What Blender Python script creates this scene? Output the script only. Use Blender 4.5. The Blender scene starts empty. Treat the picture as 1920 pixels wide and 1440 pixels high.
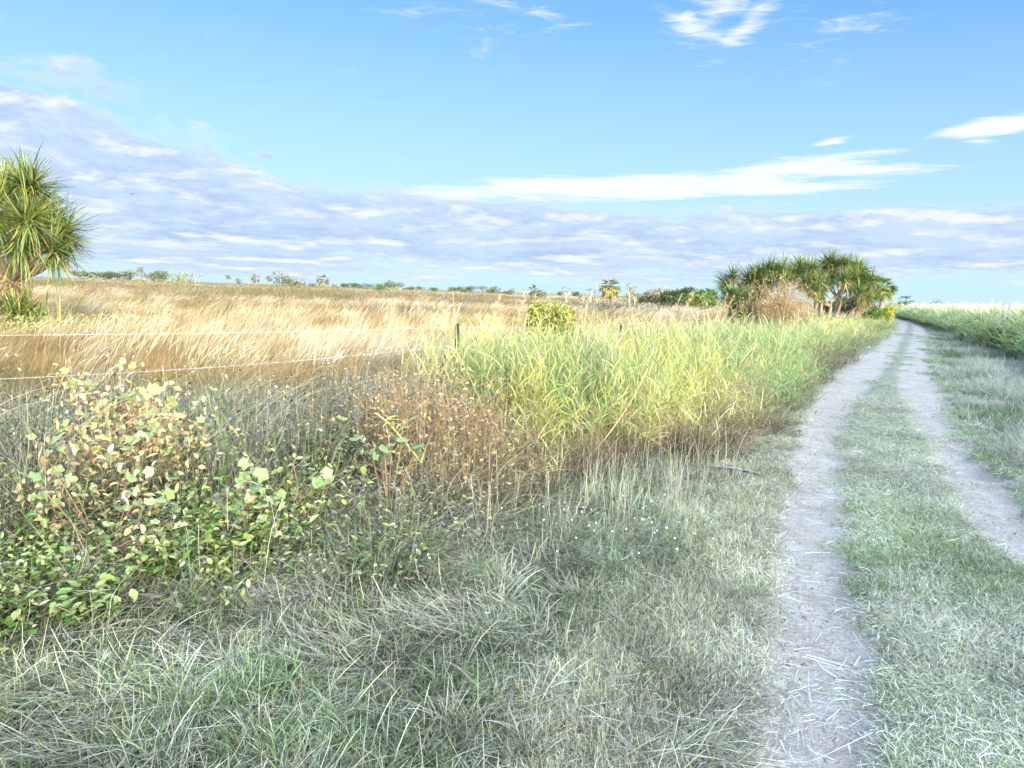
import bpy, math, numpy as np
from mathutils import Matrix
SC = bpy.context.scene
COL = SC.collection
PI = math.pi
R_ = math.radians

# ------------------------------------------------------------------ camera
EYE, FPX, PITCH, ROLL = 1.6, 1423.0, R_(6.9), R_(1.9)
cam_d = bpy.data.cameras.new('camera'); cam = bpy.data.objects.new('camera', cam_d); COL.objects.link(cam)
cam_d.sensor_width = 36; cam_d.lens = 36*FPX/1920; cam_d.clip_start = .05; cam_d.clip_end = 9000
cam.matrix_world = Matrix.Translation((0, 0, EYE)) @ Matrix.Rotation(PI/2-PITCH, 4, 'X') @ Matrix.Rotation(ROLL, 4, 'Z')
SC.camera = cam
SC.view_settings.view_transform = 'Standard'; SC.view_settings.look = 'None'
SC.view_settings.gamma = 1; SC.view_settings.use_curve_mapping = False
SC.view_settings.exposure = 1.24
cy = SC.cycles
cy.use_adaptive_sampling = True; cy.adaptive_threshold = .035; cy.adaptive_min_samples = 16
cy.max_bounces = 4; cy.diffuse_bounces = 1; cy.glossy_bounces = 1; cy.transmission_bounces = 2; cy.transparent_max_bounces = 4; cy.volume_bounces = 0
RC = np.array(cam.matrix_world.to_3x3())
def ray(px, py): return RC @ np.array([(px-960)/FPX, -(py-720)/FPX, -1.0])
def gnd(px, py, z=0.0):                       # photograph point -> place on the level z
    d = ray(px, py); return d*((z-EYE)/d[2]) + np.array([0, 0, EYE])
def at(px, py, Y):                            # photograph point -> place at distance Y
    d = ray(px, py); return d*(Y/d[1]) + np.array([0, 0, EYE])

# ------------------------------------------------------------------ light
SUN_AZ, SUN_EL = R_(154), R_(8.2)
sd = bpy.data.lights.new('sun', 'SUN'); sun = bpy.data.objects.new('sun', sd); COL.objects.link(sun)
sd.energy = 2.5; sd.angle = R_(.6); sd.color = (1, .80, .50)
from mathutils import Vector
sdir = Vector((math.sin(SUN_AZ)*math.cos(SUN_EL), math.cos(SUN_AZ)*math.cos(SUN_EL), math.sin(SUN_EL)))
sun.rotation_euler = sdir.to_track_quat('Z', 'Y').to_euler()

W = bpy.data.worlds.new('World'); SC.world = W; W.use_nodes = True
nt = W.node_tree; nt.nodes.clear()
def N(t, **k):
    n = nt.nodes.new(t)
    for a, b in k.items(): setattr(n, a, b)
    return n
def LK(a, b): nt.links.new(a, b)
def math_(op, a, b=None, clamp=False):
    n = N('ShaderNodeMath', operation=op, use_clamp=clamp)
    for i, v in enumerate((a, b)):
        if v is None: continue
        if isinstance(v, (int, float)): n.inputs[i].default_value = v
        else: LK(v, n.inputs[i])
    return n.outputs[0]
def mixc(f, a, b, mode='MIX'):
    n = N('ShaderNodeMix', data_type='RGBA', blend_type=mode)
    for s, v in ((0, f), (6, a), (7, b)):
        if isinstance(v, (int, float)): n.inputs[s].default_value = v
        elif isinstance(v, tuple): n.inputs[s].default_value = v
        else: LK(v, n.inputs[s])
    return n.outputs[2]
def mrange(v, a, b, c=0, d=1, kind='SMOOTHSTEP'):
    n = N('ShaderNodeMapRange', interpolation_type=kind); LK(v, n.inputs[0])
    for i, x in enumerate((a, b, c, d)): n.inputs[i+1].default_value = x
    return n.outputs[0]
sky = N('ShaderNodeTexSky', sky_type='NISHITA', sun_disc=False)
sky.sun_elevation = SUN_EL; sky.sun_rotation = SUN_AZ; sky.air_density = 1.0; sky.dust_density = .6; sky.ozone_density = 2.0
tc = N('ShaderNodeTexCoord'); sp = N('ShaderNodeSeparateXYZ'); LK(tc.outputs['Generated'], sp.inputs[0])
az = math_('ARCTAN2', sp.outputs[0], sp.outputs[1]); el = math_('ARCSINE', sp.outputs[2])
cb = N('ShaderNodeCombineXYZ'); LK(az, cb.inputs[0]); LK(el, cb.inputs[1])
elp = math_('MULTIPLY', math_('LOGARITHM', math_('ADD', math_('MAXIMUM', el, 0.0), .06), math.e), .36)
cbn = N('ShaderNodeCombineXYZ'); LK(az, cbn.inputs[0]); LK(elp, cbn.inputs[1])
def azel(px, py):
    d = ray(px, py); d = d/np.linalg.norm(d); return math.atan2(d[0], d[1]), math.asin(d[2])
def noise(sc, stretch, detail=6, rough=.6, dist=0.0, off=0.0, rot=0.0, up=0.0):
    m = N('ShaderNodeMapping'); LK(cbn.outputs[0], m.inputs[0]); m.inputs['Location'].default_value = (off, off*.7+up, off)
    m.inputs['Rotation'].default_value = (0, 0, rot); m.inputs['Scale'].default_value = (1, stretch, 1)
    n = N('ShaderNodeTexNoise'); LK(m.outputs[0], n.inputs['Vector'])
    n.inputs['Scale'].default_value = sc; n.inputs['Detail'].default_value = detail
    n.inputs['Roughness'].default_value = rough; n.inputs['Distortion'].default_value = dist
    return n.outputs['Fac']
def patches(L):
    tot = None
    for (px, py, rx, ry, tilt, s) in L:
        a, e = azel(px, py)
        m = N('ShaderNodeMapping', vector_type='TEXTURE'); LK(cb.outputs[0], m.inputs[0])
        m.inputs['Location'].default_value = (a, e, 0)
        # tilt is measured in the photograph, clockwise; the horizon itself runs down by the roll
        m.inputs['Rotation'].default_value = (0, 0, -R_(tilt)+ROLL); m.inputs['Scale'].default_value = (rx/FPX, ry/FPX, 1)
        g = N('ShaderNodeTexGradient', gradient_type='SPHERICAL'); LK(m.outputs[0], g.inputs[0])
        v = math_('MULTIPLY', g.outputs['Fac'], s)
        tot = v if tot is None else math_('MAXIMUM', tot, v)
    return tot
CUM = [(60,215,260,60,14,1.6),(200,265,330,46,10,1.2),(600,500,900,40,2,.75),(200,440,500,90,6,1.3),(1250,520,500,40,1,.8),(330,350,560,120,14,1.35),(0,360,560,160,6,1.8),(900,440,950,95,4,1.75),(1700,450,760,85,2,1.75),(1500,470,600,60,0,1.1),
       (180,160,150,40,8,.85),(60,145,150,30,8,.8),(500,293,50,16,8,.9),(1850,383,60,16,0,.9),(620,400,620,70,8,1.2),(950,385,160,30,8,.8),(300,440,600,100,4,1.6)]
CIR = [(1180,352,480,34,0,1.5),(1020,348,240,26,-1,1.3),(1450,352,260,20,1,1.3),(1480,315,240,26,-5,1.3),(1620,318,190,16,2,1.2),(1870,236,130,22,-4,1.5),(1350,20,150,70,-30,.72),(1400,45,140,40,-40,.72),(1290,45,110,40,20,.9),
       (1560,265,50,12,-8,.9),(1840,265,60,12,5,.9),(920,30,420,70,3,.42),(1570,45,230,90,-5,.42),(870,362,200,24,0,1.0)]
n_c = noise(9, 1.7, 8, .58, .3); n_c2 = noise(30, 1.7, 5, .6, .2, 3.1); n_up = noise(9, 1.7, 5, .58, .3, up=.035)
cs = math_('ADD', math_('MULTIPLY', n_c, .70), math_('MULTIPLY', n_c2, .30))
behind = mrange(math_('ABSOLUTE', az), 1.0, 1.6)           # broken cloud over the rest of the sky
pc = math_('MAXIMUM', patches(CUM), math_('MULTIPLY', behind, .62))
dens = mrange(math_('ADD', pc, math_('MULTIPLY', math_('SUBTRACT', cs, .5), 2.6)), .22, .90)
low = mrange(el, R_(19), R_(-1), kind='LINEAR')                       # pale band just over the horizon
n_r = noise(13, 7, 6, .62, .6, 1.3, R_(2)); 
pr = patches(CIR)
cir = mrange(math_('ADD', pr, math_('MULTIPLY', math_('SUBTRACT', n_r, .5), 1.7)), .28, .95)
cir = math_('MULTIPLY', cir, mrange(pr, .02, .25))
hs = N('ShaderNodeHueSaturation'); LK(sky.outputs[0], hs.inputs['Color']); hs.inputs['Saturation'].default_value = 1.0
base = hs.outputs[0]
K = 8.7                                                # cloud radiance is given on the sky's own scale
SKYG = mixc(1.0, base, (2.5, 2.62, 4.3, 1), 'MULTIPLY')
SKYG = mixc(.62, SKYG, (.145*K, .43*K, 1.03*K, 1))
skyc = mixc(math_('MULTIPLY', low, .93), SKYG, (.62*K, .90*K, 1.05*K, 1))
lit = math_('SUBTRACT', n_c, n_up)
wht = mrange(math_('ADD', lit, math_('MULTIPLY', math_('SUBTRACT', n_c2, .5), .24)), -.05, .20)
wht = math_('MULTIPLY', wht, .9)
edge = mrange(dens, .95, .25)                           # thin edges catch the light
wht = math_('MAXIMUM', wht, math_('MULTIPLY', edge, .55))
tone = mrange(math_('ADD', n_up, math_('MULTIPLY', n_c2, .35)), .52, .80)
cumc = mixc(wht, mixc(tone, (.43*K, .57*K, .83*K, 1), (.59*K, .735*K, .96*K, 1)), (.95*K, .97*K, 1.02*K, 1))
c1 = mixc(math_('MULTIPLY', dens, .92), skyc, cumc)
c1 = mixc(math_('MULTIPLY', cir, .95), c1, (.93*K, .98*K, 1.02*K, 1))
# sky round the low sun (behind the camera) is boosted and warmed to lift the shade
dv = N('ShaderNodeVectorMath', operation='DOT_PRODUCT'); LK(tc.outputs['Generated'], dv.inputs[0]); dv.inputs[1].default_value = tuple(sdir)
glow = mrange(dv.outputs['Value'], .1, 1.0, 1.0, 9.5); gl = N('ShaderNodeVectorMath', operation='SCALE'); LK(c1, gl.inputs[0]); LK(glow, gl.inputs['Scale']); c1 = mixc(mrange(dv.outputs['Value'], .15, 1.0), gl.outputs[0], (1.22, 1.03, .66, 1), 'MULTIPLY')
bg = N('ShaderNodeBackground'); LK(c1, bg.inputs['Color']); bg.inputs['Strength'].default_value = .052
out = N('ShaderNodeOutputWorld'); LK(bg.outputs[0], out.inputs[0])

# ------------------------------------------------------------------ numbers and noise
rng = np.random.default_rng(7)
RA = R_(26)                                   # the track leaves the camera at 26 degrees to the right of the view
SA, CA = math.sin(RA), math.cos(RA)
def to_su(x, y): return x*SA+y*CA, x*CA-y*SA
def to_xy(s, u): return s*SA+u*CA, s*CA-u*SA
def vn(x, y, seed=0):                         # value noise 0..1
    xi = np.floor(x).astype(np.int64); yi = np.floor(y).astype(np.int64); fx = x-xi; fy = y-yi
    fx = fx*fx*(3-2*fx); fy = fy*fy*(3-2*fy)
    def h(a, b):
        n = (a*374761393 + b*668265263 + seed*1442695041) & 0x7fffffff
        n = ((n ^ (n >> 13))*1274126177) & 0x7fffffff
        return ((n ^ (n >> 16)) & 0xffff)/65535.0
    return (h(xi, yi)*(1-fx)+h(xi+1, yi)*fx)*(1-fy)+(h(xi, yi+1)*(1-fx)+h(xi+1, yi+1)*fx)*fy
def fbm(x, y, sc, seed=0, o=4):
    t = 0; a = .5; tot = 0
    x = np.asarray(x, float); y = np.asarray(y, float)
    for i in range(o):
        t = t+a*vn(x/sc*2**i+13.7*i, y/sc*2**i-7.1*i, seed+i); tot += a; a *= .5
    return t/tot
def ss(x, a, b):
    t = np.clip((x-a)/(b-a), 0, 1); return t*t*(3-2*t)
def curve(pts):
    L = [to_su(*gnd(*p)[:2]) for p in pts]; L.sort()
    S = np.array([l[0] for l in L]); U = np.array([l[1] for l in L])
    return S, U
def ext(c, back, far):
    S = np.concatenate(([-60], [c[0][0]-2], c[0], [150], [900])); U = np.concatenate(([back], [back], c[1], [far], [far+60])); return S, U
LL = ext(curve([(1435,1440),(1450,1300),(1455,1150),(1470,1000),(1490,900),(1510,800),(1525,760),(1545,730),(1570,700),(1600,670),(1640,640),(1662,620),(1675,605)]), -.2, -.6)
LR = ext(curve([(1610,1440),(1600,1300),(1590,1150),(1570,1000),(1560,900),(1570,800),(1590,760),(1620,730),(1650,700),(1676,670),(1690,640),(1700,620),(1703,605)]), .1, .2)
RL = ext(curve([(1895,1040),(1850,1000),(1800,950),(1770,880),(1745,830),(1710,780),(1690,740),(1690,700),(1700,660),(1708,630),(1712,610)]), 1.1, 1.0)
RR = ext(curve([(2010,1040),(1945,1000),(1905,950),(1850,880),(1800,830),(1770,780),(1775,740),(1740,700),(1735,660),(1735,630),(1732,610)]), 1.6, 2.0)
EG = ext(curve([(0,1180),(350,1130),(700,1100),(1000,900),(1300,860),(1450,780),(1560,690),(1650,640),(1680,615)]), -4.2, -.9)
CN = ext(curve([(1700,598),(1750,611),(1780,620),(1870,655),(1920,668)]), 4.6, 2.6)
FN = (np.array([-40, 0, 3.8, 7.7, 11.4, 14.6, 22, 40, 80, 160, 900]), np.array([-8.5, -7.2, -6.2, -4.5, -3.8, -3.3, -3.1, -2.9, -2.2, -3, 40]))
def cv(c, s): return np.interp(s, c[0], c[1])
for c_, d_ in ((LL, -.05), (LR, .09), (RL, -.04), (RR, .10)): c_[1][:] += d_*np.exp(-np.clip(c_[0], 0, 200)/16)-np.sign(d_)*.10*ss(c_[0], 20, 45)*(c_ is LR or c_ is RL)
def ruts(s, u):
    wob = .10*(fbm(s, u, .45, 3)-.5)*2
    def band(a, b, soft):
        return ss(u-a+wob, -soft, soft*.6)*ss(b-u+wob, -soft, soft*.6)
    soft = .11+.005*np.clip(s, 0, 60)
    l = band(cv(LL, s), cv(LR, s), soft); r = band(cv(RL, s), cv(RR, s), soft)
    return l, r
PIT = gnd(1815, 870)
def height(x, y):
    s, u = to_su(x, y)
    l, r = ruts(s, u)
    near = np.exp(-np.clip(s, 0, 500)/60)
    z = -.05*np.maximum(l, r)*near
    z = z + .05*(fbm(x, y, 2.3, 20)-.5)+.02*(fbm(x, y, .35, 31)-.5)*(1-np.maximum(l, r))
    z = z - .07*np.exp(-(((x-PIT[0])/.28)**2+((y-PIT[1])/.8)**2))
    z = z + .06*ss(cv(EG, s)-u, 0, 1.2)                       # the weedy bank by the fence
    z = z + (fbm(x, y, 38, 9, 3)-.5)*.7*ss(cv(FN, s)-u, 2, 30)  # gentle swells of the paddock
    z = z - .12*ss(u-2.0, 0, .8)*ss(cv(CN, s)-u, -.3, .6)     # shallow drain before the crop
    return z

# ------------------------------------------------------------------ materials
def mat_nodes(m):
    m.use_nodes = True; m.node_tree.nodes.clear(); return m.node_tree
def leaf_mat(name, inst=False, rough=.55, trans=.3, spec=.3, var=.25):
    m = bpy.data.materials.new(name); t = mat_nodes(m)
    a = t.nodes.new('ShaderNodeAttribute'); a.attribute_name = 'col'; c = a.outputs['Color']
    if inst:
        b = t.nodes.new('ShaderNodeAttribute'); b.attribute_name = 'tint'; b.attribute_type = 'INSTANCER'
        x = t.nodes.new('ShaderNodeMix'); x.data_type = 'RGBA'; x.blend_type = 'MULTIPLY'; x.inputs[0].default_value = 1
        t.links.new(c, x.inputs[6]); t.links.new(b.outputs['Color'], x.inputs[7]); c = x.outputs[2]
    if inst:
        p = t.nodes.new('ShaderNodeBsdfDiffuse'); t.links.new(c, p.inputs['Color']); o = t.nodes.new('ShaderNodeOutputMaterial')
        tr = t.nodes.new('ShaderNodeBsdfTranslucent'); t.links.new(c, tr.inputs['Color'])
        mx = t.nodes.new('ShaderNodeMixShader'); mx.inputs[0].default_value = trans
        t.links.new(p.outputs[0], mx.inputs[1]); t.links.new(tr.outputs[0], mx.inputs[2]); t.links.new(mx.outputs[0], o.inputs[0]); return m
    # fine mottling along each blade
    g = t.nodes.new('ShaderNodeNewGeometry'); nz = t.nodes.new('ShaderNodeTexNoise'); nz.inputs['Scale'].default_value = 25; nz.inputs['Detail'].default_value = 2
    t.links.new(g.outputs['Position'], nz.inputs['Vector'])
    mr = t.nodes.new('ShaderNodeMapRange'); t.links.new(nz.outputs['Fac'], mr.inputs[0]); mr.inputs[3].default_value = 1-var; mr.inputs[4].default_value = 1+var
    vm = t.nodes.new('ShaderNodeVectorMath'); vm.operation = 'SCALE'; t.links.new(c, vm.inputs[0]); t.links.new(mr.outputs[0], vm.inputs['Scale']); c = vm.outputs[0]
    p = t.nodes.new('ShaderNodeBsdfPrincipled'); p.inputs['Roughness'].default_value = rough; p.inputs['Specular IOR Level'].default_value = spec
    t.links.new(c, p.inputs['Base Color'])
    o = t.nodes.new('ShaderNodeOutputMaterial')
    if trans > 0:
        tr = t.nodes.new('ShaderNodeBsdfTranslucent'); t.links.new(c, tr.inputs['Color'])
        mx = t.nodes.new('ShaderNodeMixShader'); mx.inputs[0].default_value = trans
        t.links.new(p.outputs[0], mx.inputs[1]); t.links.new(tr.outputs[0], mx.inputs[2]); t.links.new(mx.outputs[0], o.inputs[0])
    else: t.links.new(p.outputs[0], o.inputs[0])
    return m
M_GI = leaf_mat('grass_scattered', True, .6, .26, .2)
M_LI = leaf_mat('leaf_scattered', True, .5, .3, .35)
M_L = leaf_mat('leaf', False, .5, .3, .35)
M_PAN = leaf_mat('strap_leaf', False, .38, .22, .5)
M_DRY = leaf_mat('dry_leaf', False, .8, .15, .1)
M_BARK = leaf_mat('bark', False, .85, 0, .15, .45)

# ------------------------------------------------------------------ mesh helpers
class MB:
    def __init__(s): s.v = []; s.f = []; s.c = []; s.n = 0
    def add(s, v, f, c):
        s.v.append(v.reshape(-1, 3)); s.c.append(c.reshape(-1, 3)); s.f.append(f.reshape(-1, 4)+s.n); s.n += len(s.v[-1])
    def mesh(s, name, mat):
        v = np.concatenate(s.v).astype(np.float32); f = np.concatenate(s.f).astype(np.int32); c = np.concatenate(s.c)
        me = bpy.data.meshes.new(name); me.vertices.add(len(v)); me.vertices.foreach_set('co', v.ravel())
        me.loops.add(f.size); me.loops.foreach_set('vertex_index', f.ravel())
        me.polygons.add(len(f)); me.polygons.foreach_set('loop_start', np.arange(0, f.size, 4, dtype=np.int32))
        me.polygons.foreach_set('loop_total', np.full(len(f), 4, np.int32))
        a = me.attributes.new('col', 'FLOAT_COLOR', 'POINT')
        a.data.foreach_set('color', np.concatenate([c, np.ones((len(c), 1))], 1).astype(np.float32).ravel())
        me.materials.append(mat); me.update(calc_edges=True); me.validate(); return me
    def obj(s, name, mat, parent=None):
        o = bpy.data.objects.new(name, s.mesh(name, mat)); COL.objects.link(o)
        if parent is not None: o.parent = parent
        return o
def arr(x, n): return np.broadcast_to(np.asarray(x, float), (n,)).copy()
def arc(c, n):
    c = np.asarray(c, float); return np.broadcast_to(c, (n, 3)).copy()
def strips(mb, base, az, tilt, bend, L, Wd, c0, c1, seg=4, prof='blade', roll=0, fold=0, bp=1.5, wob=0):
    n = len(base); az, tilt, bend, L, Wd, roll = [arr(q, n) for q in (az, tilt, bend, L, Wd, roll)]
    c0 = arc(c0, n); c1 = arc(c1, n)
    t = np.linspace(0, 1, seg+1)
    th = tilt[:, None]+bend[:, None]*t[None]**bp
    azt = az[:, None]+(wob*np.cumsum(rng.normal(0, 1, (n, seg+1)), 1)*.5 if wob else 0)
    if wob: th = th+wob*np.cumsum(rng.normal(0, 1, (n, seg+1)), 1)*.5
    tx = np.sin(th)*np.cos(azt); ty = np.sin(th)*np.sin(azt); tz = np.cos(th)
    T = np.stack([tx, ty, tz], -1)
    ds = (L/seg)[:, None, None]
    mid = (T[:, 1:]+T[:, :-1])/2
    P = np.concatenate([np.zeros((n, 1, 3)), np.cumsum(mid*ds, 1)], 1)+base[:, None, :]
    S = np.stack([-np.sin(azt), np.cos(azt), np.zeros_like(azt)], -1)
    Nn = np.cross(T, S)
    S = S*np.cos(roll)[:, None, None]+Nn*np.sin(roll)[:, None, None]; Nn = np.cross(T, S)
    if prof == 'blade': w = np.minimum(1, 3*t+.45)*(1-t)**.55+.02
    elif prof == 'leaf': w = np.sin(PI*np.clip(t, .03, .98))**.75+.03
    elif prof == 'strap': w = np.minimum(1, 4*t+.6)*(1-t**2.2)+.02
    elif prof == 'plume': w = np.where(t < .55, .15, np.sin(PI*(t-.55)/.46)**.8+.1)
    else: w = 1-.6*t
    w = w[None]*Wd[:, None]/2
    C = c0[:, None]*(1-t)[None, :, None]+c1[:, None]*t[None, :, None]
    if fold:
        V = np.stack([P-S*w[..., None]+Nn*(fold*w)[..., None], P, P+S*w[..., None]+Nn*(fold*w)[..., None]], 2); k = 3
    else: V = np.stack([P-S*w[..., None], P+S*w[..., None]], 2); k = 2
    Cc = np.repeat(C[:, :, None], k, 2)
    b = (np.arange(n)*(seg+1)*k)[:, None, None]; j = (np.arange(seg)*k)[None, :, None]; q = np.arange(k-1)[None, None]
    i0 = b+j+q; F = np.stack([i0, i0+1, i0+k+1, i0+k], -1)
    mb.add(V, F, Cc); return P
def tube(mb, pts, rad, c, sides=7, cj=.15):
    pts = np.asarray(pts, float); n = len(pts); rad = np.broadcast_to(rad, (n,)) if np.ndim(rad) == 0 else np.asarray(rad, float)
    T = np.gradient(pts, axis=0); T /= np.linalg.norm(T, axis=1)[:, None]+1e-9
    up = np.array([.31, .17, .93]); A = np.cross(T, up); A /= np.linalg.norm(A, axis=1)[:, None]+1e-9; B = np.cross(T, A)
    a = np.arange(sides)*2*PI/sides
    V = pts[:, None]+rad[:, None, None]*(np.cos(a)[None, :, None]*A[:, None]+np.sin(a)[None, :, None]*B[:, None])
    C = np.broadcast_to(np.asarray(c, float), (n, sides, 3))*(1+cj*rng.normal(0, 1, (n, 1, 1)))
    i = (np.arange(n-1)*sides)[:, None]; j = np.arange(sides)[None]; k = (j+1) % sides
    mb.add(V, np.stack([i+j, i+k, i+k+sides, i+j+sides], -1), np.clip(C, .01, 1))
def bez(a, b, c, d, n=10):
    t = np.linspace(0, 1, n)[:, None]; a, b, c, d = [np.asarray(q, float) for q in (a, b, c, d)]
    return a*(1-t)**3+3*b*t*(1-t)**2+3*c*t*t*(1-t)+d*t**3
def pick(pal, n, w=None, jit=.15):
    pal = np.asarray(pal, float); i = rng.choice(len(pal), n, p=None if w is None else np.asarray(w)/np.sum(w))
    return np.clip(pal[i]*(1+jit*rng.normal(0, 1, (n, 1))), .005, .95)
def tag(o, label=None, cat=None, group=None, kind=None):
    for k, v in (('label', label), ('category', cat), ('group', group), ('kind', kind)):
        if v: o[k] = v
    return o
def empty(name, loc, label=None, cat=None, group=None):
    o = bpy.data.objects.new(name, None); o.empty_display_size = .2; COL.objects.link(o); o.location = loc
    return tag(o, label, cat, group)
def disc(n, r):
    a = rng.uniform(0, 2*PI, n); q = r*np.sqrt(rng.uniform(0, 1, n)); return np.stack([q*np.cos(a), q*np.sin(a), np.zeros(n)], 1)

# ------------------------------------------------------------------ scatter: one object, instances made by geometry nodes
SCAT = []
def scatter(name, protos, xy, scl, tint, idx=None, rz=None, tilt=None, label=None, cat=None, dz=0.0):
    n = len(xy); z = height(xy[:, 0], xy[:, 1])+dz
    me = bpy.data.meshes.new(name); me.vertices.add(n)
    me.vertices.foreach_set('co', np.column_stack([xy, z]).astype(np.float32).ravel())
    if idx is None: idx = rng.integers(0, len(protos), n)
    if rz is None: rz = rng.uniform(0, 2*PI, n)
    rot = np.zeros((n, 3)); rot[:, 2] = rz
    if tilt is not None: rot[:, :2] = tilt
    scl = np.asarray(scl, float)
    if scl.ndim == 1: scl = np.repeat(scl[:, None], 3, 1)
    for an, ty, fld, dat in (('rot', 'FLOAT_VECTOR', 'vector', rot), ('scl', 'FLOAT_VECTOR', 'vector', scl), ('idx', 'INT', 'value', idx),
                             ('tint', 'FLOAT_COLOR', 'color', np.column_stack([arc(tint, n) if np.ndim(tint) == 1 else tint, np.ones(n)]))):
        a = me.attributes.new(an, ty, 'POINT'); a.data.foreach_set(fld, np.ascontiguousarray(dat, dtype=np.int32 if ty == 'INT' else np.float32).ravel())
    o = bpy.data.objects.new(name, me); COL.objects.link(o)
    tag(o, label, cat, kind='stuff')
    pc = bpy.data.collections.new(name+'_clumps')
    for i, p in enumerate(protos):
        q = bpy.data.objects.new('%s_clump.%03d' % (name, i), p); pc.objects.link(q)
    g = bpy.data.node_groups.new(name+'_scatter', 'GeometryNodeTree')
    g.interface.new_socket('Geometry', in_out='INPUT', socket_type='NodeSocketGeometry'); g.interface.new_socket('Geometry', in_out='OUTPUT', socket_type='NodeSocketGeometry')
    gi = g.nodes.new('NodeGroupInput'); go = g.nodes.new('NodeGroupOutput'); ip = g.nodes.new('GeometryNodeInstanceOnPoints'); ci = g.nodes.new('GeometryNodeCollectionInfo')
    ci.inputs['Collection'].default_value = pc; ci.inputs['Separate Children'].default_value = True; ci.inputs['Reset Children'].default_value = True
    def na(nm, ty):
        a = g.nodes.new('GeometryNodeInputNamedAttribute'); a.data_type = ty; a.inputs['Name'].default_value = nm
        return [s for s in a.outputs if s.enabled and s.name == 'Attribute'][0]
    g.links.new(gi.outputs[0], ip.inputs['Points']); g.links.new(ci.outputs[0], ip.inputs['Instance']); ip.inputs['Pick Instance'].default_value = True
    g.links.new(na('idx', 'INT'), ip.inputs['Instance Index']); g.links.new(na('rot', 'FLOAT_VECTOR'), ip.inputs['Rotation']); g.links.new(na('scl', 'FLOAT_VECTOR'), ip.inputs['Scale'])
    g.links.new(ip.outputs[0], go.inputs[0])
    md = o.modifiers.new('scatter', 'NODES'); md.node_group = g
    SCAT.append((name, n)); return o
def wedge(n, r0, r1, a=1.0, az0=-46, az1=46):          # random places, density falling with distance as r^-a
    q = rng.uniform(0, 1, n)
    if abs(a-2) < 1e-6: r = r0*(r1/r0)**q
    else: k = 2-a; r = (r0**k+q*(r1**k-r0**k))**(1/k)
    th = R_(1)*rng.uniform(az0, az1, n); return np.column_stack([r*np.sin(th), r*np.cos(th)])
def box_su(n, s0, s1, u0, u1):
    s = rng.uniform(s0, s1, n); u = rng.uniform(u0, u1, n); return np.column_stack(to_xy(s, u))
def SU(xy): return to_su(xy[:, 0], xy[:, 1])

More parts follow.
